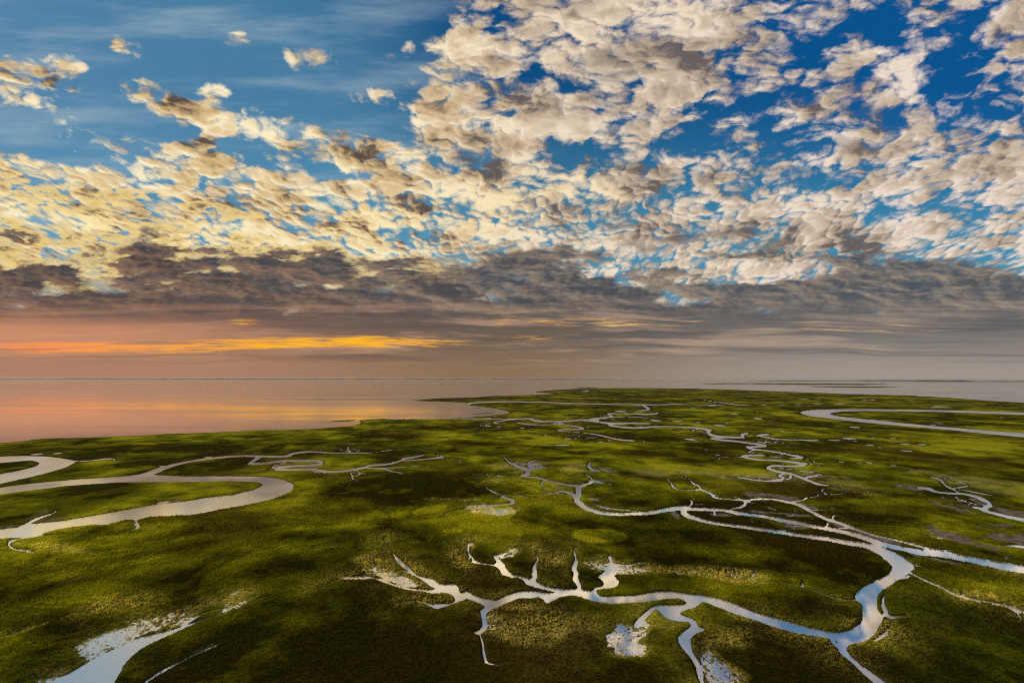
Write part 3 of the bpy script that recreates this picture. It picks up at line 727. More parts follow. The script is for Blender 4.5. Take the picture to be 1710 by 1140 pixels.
# streaks of sand and weed just off the coast
BARS = [(570, 702, 42, 2.2, -4, 1), (530, 712, 70, 1.0, -5, .7), (440, 714, 80, 0.8, -3, .6), (330, 719, 50, 0.8, -3, .5), (200, 725, 50, 0.8, -3, .5), (820, 683, 26, 1.4, 4, 1),
        (810, 688, 34, 1.4, -3, 1), (800, 679, 20, 1.0, 6, .9), (790, 692.5, 40, 0.8, 0, .8), (640, 694.5, 60, 0.8, 0, .8), (700, 693.5, 50, .6, 0, .7), (270, 722, 40, .8, -3, .6), (620, 690, 60, .5, -2, .5),
        (1565, 661, 24, .9, 3, 1), (1650, 666.5, 80, .8, 4, 1), (1520, 662, 50, .5, 3, .8), (1650, 655, 90, .4, 2, .7), (1600, 649, 80, .4, 2, .6)]
# bare mud beside the creeks: (x, y, rx, ry, rot, amount)
MUD = [(1262, 827, 32, 5, 4, 1), (1310, 832, 30, 4.5, 8, 1), (1352, 846, 20, 4, 15, 1), (1300, 858, 60, 3, 6, .9), (1330, 880, 26, 5, 10, 1), (1127, 860, 14, 7, 40, 1), (1205, 861, 30, 4, 4, .9),
       (1520, 814, 28, 4.5, 4, 1), (1560, 838, 18, 5, 25, 1), (1600, 851, 50, 4, 14, 1), (1635, 836, 24, 8, 20, .8), (1600, 838, 44, 9, 8, .55), (1560, 886, 16, 7, 30, .9), (1600, 899, 40, 9, 15, .8),
       (1660, 880, 50, 7, -5, .7), (1670, 898, 44, 8, 8, 1), (1640, 912, 60, 6, 10, .6), (1535, 928, 22, 4, 10, 1), (1580, 938, 40, 3, 10, .8), (1420, 884, 50, 4, 18, .9), (1470, 900, 50, 3.5, 17, .8), (1520, 912, 40, 3, 14, .6),
       (275, 840, 30, 2.6, -9, .9), (20, 880, 34, 2.6, -10, .9), (80, 870, 40, 2, -14, .7), (1010, 802, 16, 3, 10, .6), (960, 806, 30, 3, 5, .4), (930, 814, 26, 4, -6, .5), (950, 821, 20, 4, 10, .6), (1140, 845, 36, 2.4, -4, .8), (1000, 838, 24, 10, 20, .35),
       (1700, 860, 60, 6, 12, .8), (1720, 905, 40, 12, 10, .8), (1286, 702.5, 7, 1, 0, 1), (985, 860, 14, 3, 0, .3)]
# patches of brighter and darker green in the marsh: (x, y, rx, ry, rot, tone, sharp) tone > 0 bright green, < 0 darker
TONE_PATCHES = [(1002, 896, 46, 12, 3, .9, 1), (718, 852, 28, 6, -12, .8, 1), (660, 822, 28, 5, -4, .7, 1), (825, 856, 34, 14, 0, .6, 1), (757, 888, 20, 4, 0, .6, 1), (640, 915, 42, 10, 0, .35, 1), (590, 878, 40, 6, -6, .35, 0),
         (480, 840, 60, 22, -10, .5, 0), (440, 862, 80, 20, -8, .5, 0), (290, 890, 160, 20, -4, .45, 0), (260, 845, 60, 4, -6, .5, 0), (120, 858, 120, 6, -8, .4, 0), (200, 765, 120, 10, 0, .45, 0), (560, 765, 70, 6, 0, .4, 0),
         (1600, 750, 160, 14, 2, .8, 0), (1500, 780, 220, 22, 4, .55, 0), (1640, 720, 100, 6, 3, .6, 0), (1315, 690, 26, 5, 0, .9, 0), (1450, 840, 90, 30, 15, .3, 0), (1650, 975, 120, 18, 12, .4, 0), (1580, 1060, 150, 50, 10, .12, 0), (1150, 785, 120, 12, 2, .5, 0), (1270, 790, 90, 10, 2, .45, 0),
         (1560, 875, 40, 14, 14, .6, 0), (960, 1110, 120, 30, 0, .35, 0), (1330, 1100, 80, 30, 20, .10, 0), (1120, 770, 60, 8, 0, .4, 0), (1320, 955, 70, 20, 8, .35, 0), (1250, 930, 60, 12, 0, .35, 0), (60, 1010, 200, 40, -5, .25, 0), (100, 930, 160, 22, -4, .3, 0), (700, 925, 50, 8, -4, .25, 0),
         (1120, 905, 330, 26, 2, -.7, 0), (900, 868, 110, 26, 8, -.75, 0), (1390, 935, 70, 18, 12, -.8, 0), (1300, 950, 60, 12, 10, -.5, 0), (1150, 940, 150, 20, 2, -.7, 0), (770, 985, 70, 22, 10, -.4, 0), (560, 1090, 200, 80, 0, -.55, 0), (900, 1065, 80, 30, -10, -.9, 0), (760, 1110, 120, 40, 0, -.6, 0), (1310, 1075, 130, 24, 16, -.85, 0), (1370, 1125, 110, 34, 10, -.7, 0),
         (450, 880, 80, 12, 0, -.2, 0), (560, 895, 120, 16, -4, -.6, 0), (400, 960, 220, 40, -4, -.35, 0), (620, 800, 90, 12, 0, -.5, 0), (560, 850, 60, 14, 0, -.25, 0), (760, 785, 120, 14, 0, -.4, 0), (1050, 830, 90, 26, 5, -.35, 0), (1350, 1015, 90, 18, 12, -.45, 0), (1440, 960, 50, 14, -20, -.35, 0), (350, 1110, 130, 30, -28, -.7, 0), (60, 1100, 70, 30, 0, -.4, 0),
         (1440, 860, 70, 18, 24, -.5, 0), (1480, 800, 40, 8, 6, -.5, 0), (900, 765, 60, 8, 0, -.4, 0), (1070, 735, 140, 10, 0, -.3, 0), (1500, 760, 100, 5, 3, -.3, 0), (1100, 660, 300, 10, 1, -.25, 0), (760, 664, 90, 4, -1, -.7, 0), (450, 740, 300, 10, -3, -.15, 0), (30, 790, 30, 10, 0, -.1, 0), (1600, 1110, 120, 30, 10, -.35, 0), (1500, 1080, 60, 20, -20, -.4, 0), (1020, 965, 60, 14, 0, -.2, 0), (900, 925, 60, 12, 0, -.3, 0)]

# ------------------------------------------------------------------ one ground sheet, finer where the camera looks
PXR = 1024.0 / 1710.0 * FPX          # focal length in render pixels
near_t = np.linspace(-1.34, 1.34, 1820)
th_in = np.arctan(near_t)
th_out = np.linspace(th_in[-1], 2 * np.pi + th_in[0], 74)[1:-1]
TH = np.concatenate([th_in, th_out])
r_fine = 1.0 / np.linspace(1 / 112.0, 1 / 11500.0, 690)
RR = np.concatenate([[1.0, 30.0, 60.0, 85.0, 100.0], r_fine, [14000, 20000, 35000, 70000, 130000]])
nr, nc = len(RR), len(TH)
X = (RR[:, None] * np.sin(TH)[None, :]).astype(np.float64)
Y = (RR[:, None] * np.cos(TH)[None, :]).astype(np.float64)
DR = np.gradient(RR)
step_r = np.maximum(DR[:, None], 0.02) * np.ones((1, nc))
STEP = np.clip(step_r, 0.25, 400.0)
print('grid', nr, nc)


def window(px, py, margin):
    """Row and column range of the sheet that holds the points px, py (world) and a margin round them."""
    px = np.asarray(px)
    py = np.asarray(py)
    r = np.hypot(px, py)
    r0 = np.searchsorted(RR, r.min() - margin) - 1
    r1 = np.searchsorted(RR, r.max() + margin) + 1
    if r.min() < margin * 1.5:
        return max(r0, 0), min(r1, nr), 0, nc
    th = np.arctan2(px, py)
    da = margin / r.min()
    lo, hi = th.min() - da, th.max() + da
    c0 = np.searchsorted(TH, lo) - 1
    c1 = np.searchsorted(TH, hi) + 1
    return max(r0, 0), min(r1, nr), max(c0, 0), min(c1, nc)


def catmull(pts, k=4):
    pts = np.array(pts, float)
    if len(pts) < 3:
        t = np.linspace(0, 1, k + 1)[:, None]
        return pts[0] * (1 - t) + pts[1] * t
    p = np.vstack([2 * pts[0] - pts[1], pts, 2 * pts[-1] - pts[-2]])
    out = []
    for i in range(1, len(p) - 2):
        for t in np.arange(k) / k:
            a, b, c, d = p[i - 1], p[i], p[i + 1], p[i + 2]
            out.append(0.5 * (2 * b + (c - a) * t + (2 * a - 5 * b + 4 * c - d) * t * t + (3 * b - a - 3 * c + d) * t ** 3))
    out.append(pts[-1])
    return np.array(out)


BIG = 1e6
dist = np.full((nr, nc), BIG)         # signed distance to open water, negative in the water
owner = np.zeros((nr, nc), np.int16)  # which body of water is nearest
systems = ['sea', 'creek_west_loop', 'creek_west', 'creek_east_loop', 'creek_near', 'creek_centre', 'creek_far', 'creek_north', 'creek_east', 'flood', 'pond']


def lower(sl, d, sid):
    cur = dist[sl]
    m = d < cur
    cur[m] = d[m]
    owner[sl][m] = sid


def seg_dist(xs, ys, a, b):
    ax, ay = a
    bx, by = b
    vx, vy = bx - ax, by - ay
    L2 = vx * vx + vy * vy + 1e-9
    t = np.clip(((xs - ax) * vx + (ys - ay) * vy) / L2, 0, 1)
    return np.hypot(xs - ax - t * vx, ys - ay - t * vy), t


def poly_signed(pts, margin_of):
    """Signed distance (negative inside) near a closed world outline, on the sheet."""
    px, py = pts[:, 0], pts[:, 1]
    ext = margin_of(np.hypot(px, py).max())
    r0, r1, c0, c1 = window(px, py, ext)
    d = np.full((r1 - r0, c1 - c0), BIG)
    inside = np.zeros(d.shape, bool)
    xs, ys = X[r0:r1, c0:c1], Y[r0:r1, c0:c1]
    n = len(pts)
    for i in range(n):
        a, b = pts[i], pts[(i + 1) % n]
        if a[1] != b[1]:
            lo, hi = min(a[1], b[1]), max(a[1], b[1])
            m = (ys > lo) & (ys <= hi)
            xc = a[0] + (ys - a[1]) * (b[0] - a[0]) / (b[1] - a[1])
            inside ^= m & (xs < xc)
        mg = margin_of(max(math.hypot(*a), math.hypot(*b)))
        w = window([a[0], b[0]], [a[1], b[1]], mg)
        q0, q1, e0, e1 = max(w[0], r0), min(w[1], r1), max(w[2], c0), min(w[3], c1)
        if q1 <= q0 or e1 <= e0:
            continue
        sd_, _ = seg_dist(X[q0:q1, e0:e1], Y[q0:q1, e0:e1], a, b)
        v = d[q0 - r0:q1 - r0, e0 - c0:e1 - c0]
        np.minimum(v, sd_, out=v)
    d[inside] *= -1
    return (slice(r0, r1), slice(c0, c1)), d


def margin_at(r):
    return max(14.0, 3.0 * r * r / (CAM_H * PXR) * 0.6)


# sea = outside of the land outline
lp = np.array([ground(*p) for p in catmull(LAND, 3)] + LAND_FAR)
sl, d = poly_signed(lp, margin_at)
full = np.full((nr, nc), BIG)
full[sl] = d
dist[:] = -full
owner[:] = 0
dist = np.clip(dist, -BIG, BIG)

for name, pts in POLYS.items():
    sid = systems.index('creek_near' if name == 'creek_near_arm' else name)
    wp = np.array([ground(*p) for p in catmull(pts + [pts[0]], 2)[:-1]])
    sl, d = poly_signed(wp, margin_at)
    lower(sl, d, sid)


def strip(pts, sid):
    c = catmull(pts, 4)
    c[:, 2] = np.maximum(c[:, 2], 0.5)
    tan = np.gradient(c[:, :2], axis=0)
    tan /= np.linalg.norm(tan, axis=1)[:, None] + 1e-9
    mids, hw = [], []
    wt = np.array([ground(x, y) for x, y, _ in c])
    wtan = np.gradient(wt, axis=0)
    wtan /= np.linalg.norm(wtan, axis=1)[:, None] + 1e-9
    for (x, y, w), t, wv in zip(c, tan, wtan):
        nx, ny = -t[1] * w / 2, t[0] * w / 2
        a, b = np.array(ground(x + nx, y + ny)), np.array(ground(x - nx, y - ny))
        mids.append((a + b) / 2)
        ab = b - a
        hw.append(max(abs(ab[0] * -wv[1] + ab[1] * wv[0]) / 2, 0.18))
    for i in range(len(mids) - 1):
        a, b = mids[i], mids[i + 1]
        mg = margin_at(max(np.hypot(*a), np.hypot(*b))) + max(hw[i], hw[i + 1])
        r0, r1, c0, c1 = window([a[0], b[0]], [a[1], b[1]], mg)
        if r1 <= r0 or c1 <= c0:
            continue
        dd, t = seg_dist(X[r0:r1, c0:c1], Y[r0:r1, c0:c1], a, b)
        dd = dd - (hw[i] * (1 - t) + hw[i + 1] * t)
        lower((slice(r0, r1), slice(c0, c1)), dd, sid)


for name, pts in LINES:
    strip(pts, systems.index(name))

# hair-thin runnels that drain the marsh into the creeks: they wander off and taper out
def runnel(p, heading, length, width, sid, rr):
    p = np.array(p, float)
    n = max(4, int(length / 6.0))
    for k in range(n):
        heading += rr.gauss(0, 0.38)
        q = p + np.array([math.sin(heading), math.cos(heading)]) * (length / n)
        w0, w1 = width * (1 - k / n) * .5 + 0.12, width * (1 - (k + 1) / n) * .5 + 0.12
        mg = margin_at(np.hypot(*q)) + w0
        r0, r1, c0, c1 = window([p[0], q[0]], [p[1], q[1]], mg)
        if r1 > r0 and c1 > c0:
            ds, t = seg_dist(X[r0:r1, c0:c1], Y[r0:r1, c0:c1], p, q)
            lower((slice(r0, r1), slice(c0, c1)), ds - (w0 * (1 - t) + w1 * t), sid)
        if width > 1.0 and rr.random() < 0.16 and k < n - 2:
            runnel(q, heading + rr.choice([-1, 1]) * rr.uniform(0.5, 1.1), length * (1 - k / n) * 0.6, width * 0.6, sid, rr)
        p = q


rr_run = random.Random(21)
for name, pts in LINES:
    if name in ('creek_north', 'flood'):
        continue
    c = catmull(pts, 2)
    wp = np.array([ground(x, y) for x, y, _ in c])
    acc = 0.0
    for i in range(1, len(wp)):
        v = wp[i] - wp[i - 1]
        L = np.hypot(*v)
        acc += L
        rg = np.hypot(*wp[i])
        if acc > 40 + rg * 0.05 and rr_run.random() < 0.45 and rg < 1700:
            acc = 0.0
            hd = math.atan2(v[0], v[1]) + rr_run.choice([-1, 1]) * rr_run.uniform(0.7, 1.5)
            runnel(wp[i], hd, rr_run.uniform(25, 80) * (0.5 + rg / 700), rr_run.uniform(0.9, 1.8) * (0.5 + rg / 500), systems.index(name), rr_run)

for name, pts in LINES:
    c = np.array(pts, float)
    wp = np.array([ground(x, y) for x, y, _ in c])
    for e, f in ((0, 1), (-1, -2)):
        if c[e, 2] > 2.6 or np.hypot(*wp[e]) > 2600:
            continue
        v = wp[e] - wp[f]
        v /= np.hypot(*v) + 1e-9
        px_w = np.hypot(*wp[e]) / FPX
        q = wp[e] + v * px_w * 8
        i, j = np.searchsorted(RR, np.hypot(*q)), np.searchsorted(TH, math.atan2(q[0], q[1]))
        if j < nc and i < nr and dist[i, j] > 0:
            runnel(wp[e], math.atan2(v[0], v[1]), px_w * rr_run.uniform(14, 34), max(c[e, 2] * px_w, 0.5), systems.index(name), rr_run)

pond_id0 = len(systems)
rng = random.Random(4)
for k, (x, y, L, th) in enumerate(PONDS):
    k1 = rng.uniform(-.35, .35)
    th = max(th, 0.7)
    strip([(x - L / 2 + th / 2, y - k1 * th * .5, th * rng.uniform(.5, 1.1)), (x, y + k1 * th * .3, th), (x + L / 2 - th / 2, y + k1 * th, th * rng.uniform(.4, 1.0))], pond_id0 + k)

# ragged banks
Rg = np.hypot(X, Y)
edge = fbm(X, Y, 9.0, 4, 11, 0.6) * np.clip(Rg / 420.0, 0.45, 1.3) + fbm(X, Y, 70.0, 3, 31, 0.6) * np.clip((Rg - 500) / 600.0, 0, 3.0)
dist = dist + np.where(dist < BIG * .5, edge * 1.0, 0)


# ------------------------------------------------------------------ fields over the sheet
def ellipse(x, y, rx, ry, rot):
    """Weight 1 at the middle to 0 at the rim of a patch of ground, with a ragged rim."""
    c, s = math.cos(R(rot)), math.sin(R(rot))
    q = [ground(x + rx * math.cos(a) * c - ry * math.sin(a) * s, y + rx * math.cos(a) * s + ry * math.sin(a) * c) for a in np.linspace(0, 2 * math.pi, 13)[:-1]]
    q = np.array(q)
    cx, cy = q.mean(0)
    v = q - (cx, cy)
    M = v.T @ v / len(v) * 2.0
    Mi = np.linalg.inv(M)
    ext = np.sqrt(np.abs(v).max(0)).max()
    big_r = np.linalg.norm(v, axis=1).max() * 1.25
    r0, r1, c0, c1 = window([cx - big_r, cx + big_r, cx - big_r, cx + big_r], [cy - big_r, cy + big_r, cy + big_r, cy - big_r], 2.0)
    sl = (slice(r0, r1), slice(c0, c1))
    ux, uy = X[sl] - cx, Y[sl] - cy
    rho = np.sqrt(np.maximum(Mi[0, 0] * ux * ux + 2 * Mi[0, 1] * ux * uy + Mi[1, 1] * uy * uy, 0))
    return sl, rho, big_r


rag = fbm(X, Y, 60.0, 5, 77, 0.6)
rag2 = fbm(X, Y, 14.0, 4, 78, 0.6)
wet = np.zeros((nr, nc))
pale = np.zeros((nr, nc))
mud = np.zeros((nr, nc))
tone = np.zeros((nr, nc))
for x, y, rx, ry, rot, w, p in WET:
    sl, rho, _ = ellipse(x, y, rx * 1.25, ry * 1.25, rot)
    f = sstep(1.05, 0.10, rho + rag2[sl] * 0.75 + rag[sl] * .45)
    wet[sl] = 1 - (1 - wet[sl]) * (1 - f * w * (0.6 if y < 830 else 1.0))
    pale[sl] = 1 - (1 - pale[sl]) * (1 - f * p)
for x, y, rx, ry, rot, w in MUD:
    sl, rho, _ = ellipse(x, y, rx * 1.1, ry * 1.1, rot)
    f = sstep(1.05, 0.45, rho + rag2[sl] * 0.8)
    mud[sl] = np.maximum(mud[sl], f * w)
for x, y, rx, ry, rot, t, sharp in TONE_PATCHES:
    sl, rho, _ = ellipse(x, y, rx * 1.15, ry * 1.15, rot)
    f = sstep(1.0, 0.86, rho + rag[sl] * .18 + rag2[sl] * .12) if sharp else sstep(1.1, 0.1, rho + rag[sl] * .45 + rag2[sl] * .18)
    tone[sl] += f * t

# silt, with backlit gold and wet glitter painted along the near creek's rims
near_sid = systems.index('creek_near')
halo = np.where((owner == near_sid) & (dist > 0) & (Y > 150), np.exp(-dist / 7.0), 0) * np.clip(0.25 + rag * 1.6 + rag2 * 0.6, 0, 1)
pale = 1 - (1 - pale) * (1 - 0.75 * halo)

# streaky bars off the coast rise just out of the water
for x, y, rx, ry, rot, w in BARS:
    sl, rho, _ = ellipse(x, y, rx, ry, rot)
    xs, ys = X[sl], Y[sl]
    stv = fbm(xs * 0.35, ys * 1.0, 90.0, 4, 5, 0.65)
    f = sstep(1.0, 0.2, rho)
    up = (f * w + stv * 0.9 - 0.55) * np.clip(STEP[sl], 1.0, 60)
    dist[sl] = np.where((dist[sl] < 0) & (rho < 1.0), np.maximum(dist[sl], up), dist[sl])
    mud[sl] = np.maximum(mud[sl], np.where(rho < 1.0, .5, 0))

# ------------------------------------------------------------------ height of the sheet
sc_ = np.maximum(1.1, STEP * 0.9)
bank = np.clip(dist / sc_, -1.0, 1.0)
inland = np.clip(dist / (3.0 * sc_), 0.0, 1.0)
BANKH = 0.75
near_w = np.clip(1.0 - (Rg - 700) / 900.0, 0, 1)
tuss = fbm(X, Y, 3.2, 3, 201, 0.65) * near_w
hum = fbm(X, Y, 26.0, 3, 301, 0.5)
Z = np.where(bank < 0, bank * 1.2, bank * BANKH)
Z = Z + inland * (0.35 * tuss + 0.22 * hum + 0.1)
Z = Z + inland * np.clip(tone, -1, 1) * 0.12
Z = Z - mud * np.clip(Z - 0.22, 0, 2) * 0.9
# flooded grass: the sheet sinks to the water level and only tufts stand out
wl_far = (0.55 - wet) * 0.62 + fbm(X, Y, 7.0, 3, 402, 0.6) * 0.34
wl_near = (0.44 - wet) * 0.60 + fbm(X, Y, 1.3, 2, 401, 0.7) * 0.36 + fbm(X, Y, 8.0, 4, 402, 0.65) * 0.30
wl = wl_near + (wl_far - wl_near) * sstep(420, 520, Rg)
fw = sstep(0.05, 0.35, wet)
Z = np.where(dist > 0, Z * (1 - fw) + np.minimum(Z, wl) * fw, Z)
Z = np.where((owner == 0) & (dist < 0), np.minimum(Z, -0.25 * np.clip(-dist / sc_, 0, 1) - 0.0), Z)
Z = Z - 0.004
Z[Rg > 12500] = -3.0
far_fix = (Rg < 105)
Z[far_fix] = np.clip(Z[far_fix], 0.4, 1.2)

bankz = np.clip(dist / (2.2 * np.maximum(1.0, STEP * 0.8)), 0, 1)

# ------------------------------------------------------------------ materials
def new_mat(name):
    m = bpy.data.materials.new(name)
    m.use_nodes = True
    m.node_tree.nodes.clear()
    return m, G(m.node_tree)


def attr(gg, name):
    nd = gg.n.new('ShaderNodeAttribute')
    nd.attribute_name = name
    return nd.outputs['Fac']


def bsdf_out(gg, color, rough=0.9, spec=0.1, metallic=0.0, normal=None, bsdf2=None, fac=None):
    p = gg.n.new('ShaderNodeBsdfPrincipled')
    gg.put(p.inputs['Base Color'], color if not isinstance(color, tuple) else (*color, 1.0))
    gg.put(p.inputs['Roughness'], rough)
    gg.put(p.inputs['Specular IOR Level'], spec)
    gg.put(p.inputs['Metallic'], metallic)
    if normal is not None:
        gg.put(p.inputs['Normal'], normal)
    sh = p.outputs[0]
    if bsdf2 is not None:
        mx = gg.n.new('ShaderNodeMixShader')
        gg.put(mx.inputs[0], fac)
        gg.l.new(sh, mx.inputs[1])
        gg.l.new(bsdf2, mx.inputs[2])
        sh = mx.outputs[0]
    o = gg.n.new('ShaderNodeOutputMaterial')
    gg.l.new(sh, o.inputs['Surface'])
    return p


def bump(gg, height, strength, distance):
    b = gg.n.new('ShaderNodeBump')
    b.inputs['Strength'].default_value = strength
    b.inputs['Distance'].default_value = distance
    gg.put(b.inputs['Height'], height)
    return b.outputs[0]


def position(gg):
    return gg.n.new('ShaderNodeNewGeometry').outputs['Position']


GRASS_DARK = (0.026, 0.023, 0.0015)
GRASS_MID = (0.124, 0.132, 0.003)
GRASS_BRIGHT = (0.34, 0.335, 0.011)
STRAW_BACKLIT = (0.72, 0.60, 0.13)  # dry grass and silt, with backlit gold and wet glitter put into the colour


def sward_colour(gg, pos, tone_s):
    """Marsh vegetation: dark, mid and bright green in patches."""
    n0 = gg.noise(pos, 1 / 420.0, 4, 0.5)
    n1 = gg.noise(gg.vm('ADD', pos, (500, 200, 40)), 1 / 95.0, 6, 0.58, dist=0.4)
    n2 = gg.noise(gg.vm('ADD', pos, (50, 900, 7)), 1 / 22.0, 5, 0.6)
    n3 = gg.noise(pos, 1 / 2.2, 4, 0.7)
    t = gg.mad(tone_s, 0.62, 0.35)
    t = gg.add(t, gg.mul(gg.sub(n0, 0.5), 1.7))
    t = gg.add(t, gg.mul(gg.sub(n1, 0.5), 3.1))
    t = gg.add(t, gg.mul(gg.sub(n2, 0.5), 1.3))
    t = gg.add(t, gg.mul(gg.sub(n3, 0.5), 0.45))
    zone = gg.noise(gg.vm('ADD', pos, (700, 30, 11)), 1 / 70.0, 4, 0.52, dist=0.8)
    t = gg.add(t, gg.mul(gg.sub(gg.ss(zone, 0.50, 0.525), gg.ss(zone, 0.44, 0.42)), 0.20))
    t = gg.clamp(t)
    c = gg.mix(gg.lin(t, 0.0, 0.5), GRASS_DARK, GRASS_MID)
    c = gg.mix(gg.lin(t, 0.5, 1.0), c, GRASS_BRIGHT)
    hue = gg.noise(gg.vm('ADD', pos, (9, 77, 3)), 1 / 160.0, 4, 0.6)
    c = gg.mix(gg.mul(gg.ss(hue, 0.46, 0.72), 0.55), c, (0.095, 0.070, 0.008))
    c = gg.mix(gg.mul(gg.ss(hue, 0.50, 0.28), 0.40), c, (0.034, 0.062, 0.006))
    return c


marsh_mat, gg = new_mat('marsh')
pos = position(gg)
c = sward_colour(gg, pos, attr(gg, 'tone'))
grain = gg.noise(pos, 1 / 1.6, 3, 0.7)
blot = gg.noise(gg.vm('ADD', pos, (3, 3, 30)), 1 / 12.0, 4, 0.65)
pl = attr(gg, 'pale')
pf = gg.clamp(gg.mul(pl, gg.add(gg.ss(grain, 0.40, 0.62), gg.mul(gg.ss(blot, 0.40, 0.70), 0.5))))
c = gg.mix(gg.mul(pf, 0.48), c, STRAW_BACKLIT)
md = attr(gg, 'mud')
mudc = gg.mix(gg.ss(gg.noise(pos, 1 / 5.0, 5, 0.7), 0.35, 0.65), (0.075, 0.060, 0.045), (0.25, 0.205, 0.175))
c = gg.mix(gg.mul(gg.ss(gg.add(md, gg.mul(gg.sub(blot, 0.5), 1.8)), 0.40, 0.80), 0.9), c, mudc)
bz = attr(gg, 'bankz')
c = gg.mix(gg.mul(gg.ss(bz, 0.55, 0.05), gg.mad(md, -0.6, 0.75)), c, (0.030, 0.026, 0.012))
wt_ = attr(gg, 'wet')
c = gg.mix(gg.mul(gg.ss(wt_, 0.15, 0.8), gg.mul(gg.ss(grain, 0.42, 0.62), 0.55)), c, (0.20, 0.19, 0.13))
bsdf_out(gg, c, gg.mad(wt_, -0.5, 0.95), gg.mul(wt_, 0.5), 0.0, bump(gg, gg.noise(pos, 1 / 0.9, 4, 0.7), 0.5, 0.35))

grass_mat, gg = new_mat('grass')
pos = position(gg)
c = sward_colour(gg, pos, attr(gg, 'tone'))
c = gg.mix(gg.mul(attr(gg, 'pale'), 0.75), c, STRAW_BACKLIT)
c = gg.mix(attr(gg, 'vary'), gg.vm('SCALE', c, scale=1.1), gg.vm('SCALE', c, scale=2.1))
tr = gg.n.new('ShaderNodeBsdfTranslucent')
gg.put(tr.inputs[0], gg.vm('MULTIPLY', c, (1.2, 1.15, 0.7)))
bsdf_out(gg, c, 0.9, 0.0, bsdf2=tr.outputs[0], fac=0.45)

sea_mat, gg = new_mat('sea_water')
pos = position(gg)
stq = gg.noise(gg.mapping(pos, rot=(0, 0, R(6)), sc=(1 / 1500.0, 1 / 240.0, 1)), 1.0, 6, 0.62)
rough = gg.ss(stq, 0.42, 0.62, 0.05, 0.13)
bsdf_out(gg, (1.0, 0.98, 0.96), rough, 0.5, 0.97)



def creek_water(name, r0, r1, ripple):
    m, gg = new_mat(name)
    pos = position(gg)
    rip = gg.noise(gg.mapping(pos, rot=(0, 0, R(20)), sc=(1 / 2.2, 1 / 1.2, 1)), 1.0, 3, 0.55)
    calm = gg.noise(pos, 1 / 60.0, 3, 0.5)
    bsdf_out(gg, (1.0, 0.975, 0.94), gg.ss(calm, 0.40, 0.70, r0, r1), 0.5, 0.90, bump(gg, rip, ripple, 0.02) if ripple else None)
    return m


creek_mat = creek_water('creek_water', 0.04, 0.14, 0.10)
breezy_mat = creek_water('breezy_creek_water', 0.10, 0.20, 0.08)
far_mat = creek_water('open_creek_water', 0.20, 0.30, 0)
water_of = {'creek_west': breezy_mat, 'creek_west_loop': far_mat, 'creek_east_loop': far_mat, 'creek_far': far_mat, 'creek_north': far_mat,
            'pond': far_mat, 'creek_near': creek_mat, 'creek_centre': creek_mat, 'creek_east': breezy_mat, 'flood': far_mat}

# ------------------------------------------------------------------ the ground sheet
idx = np.arange(nr * nc).reshape(nr, nc)
nxt = np.roll(idx, -1, axis=1)
faces = np.stack([idx[:-1], nxt[:-1], nxt[1:], idx[1:]], -1).reshape(-1, 4)[:, ::-1]
verts = np.stack([X, Y, Z], -1).reshape(-1, 3)
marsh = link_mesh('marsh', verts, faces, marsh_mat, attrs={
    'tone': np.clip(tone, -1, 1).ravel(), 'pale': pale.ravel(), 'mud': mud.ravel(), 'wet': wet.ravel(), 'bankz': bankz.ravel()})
tagged(marsh, 'broad green salt marsh cut by winding tidal creeks', 'marsh', 'structure')

# ------------------------------------------------------------------ water: every body of water a level sheet of its own
ri = np.unique(np.concatenate([np.arange(0, nr, 5), [nr - 1]]))
ci = np.unique(np.concatenate([np.arange(0, nc, 6), [nc - 1]]))
low = Z < 0.06
own_blocks = {}
for a, b in zip(ri[:-1], ri[1:]):
    row = low[a:b + 1]
    for e, f in zip(ci[:-1], ci[1:]):
        if row[:, e:f + 1].any():
            z = Z[a:b + 1, e:f + 1]
            k = int(np.argmin(z))
            sid = int(owner[a:b + 1, e:f + 1].ravel()[k])
            own_blocks.setdefault(sid, []).append((a, b, e, f))
    e, f = ci[-1], 0                                       # the seam behind the camera
    if row[:, [e, f]].any():
        own_blocks.setdefault(int(owner[a, e]), []).append((a, b, e, f))

creek_labels = {
    'creek_west_loop': 'broad silvery creek bend at the left edge below the shore',
    'creek_west': 'broad silvery creek doubling back in a hairpin at far left',
    'creek_east_loop': 'pale river bend looping in from the right edge far out',
    'creek_near': 'branching near creek with tree-like arms in the foreground',
    'creek_centre': 'silvery creek curving from the middle to the right edge',
    'creek_far': 'thin winding creek meandering across the middle distance',
    'creek_north': 'thin straight creek crossing the far end of the marsh',
    'flood': 'shallow flooded grass shining at the bottom left corner',
    'creek_east': 'small creek with muddy banks near the right edge',
}
for sid, blocks in sorted(own_blocks.items()):
    used = sorted({(i, j) for a, b, e, f in blocks for i in (a, b) for j in (e, f)})
    where = {ij: k for k, ij in enumerate(used)}
    v = np.array([(X[i, j], Y[i, j], 0.0) for i, j in used])
    fc = np.array([(where[a, f], where[b, f], where[b, e], where[a, e]) for a, b, e, f in blocks])[:, ::-1]
    nm = systems[sid] if sid < len(systems) else 'pond'
    if nm == 'sea':
        o = link_mesh('sea', v, fc, sea_mat, False)
        tagged(o, 'calm sea reflecting the pink and orange sky', 'sea', 'structure')
    elif nm == 'pond':
        o = link_mesh('pond', v, fc, far_mat, False)
        tagged(o, 'small bright pond lying alone in the green marsh', 'pond', 'structure', 'ponds scattered across the marsh')
    else:
        o = link_mesh('tidal_creek', v, fc, water_of[nm], False)
        tagged(o, creek_labels[nm], 'creek', 'structure')

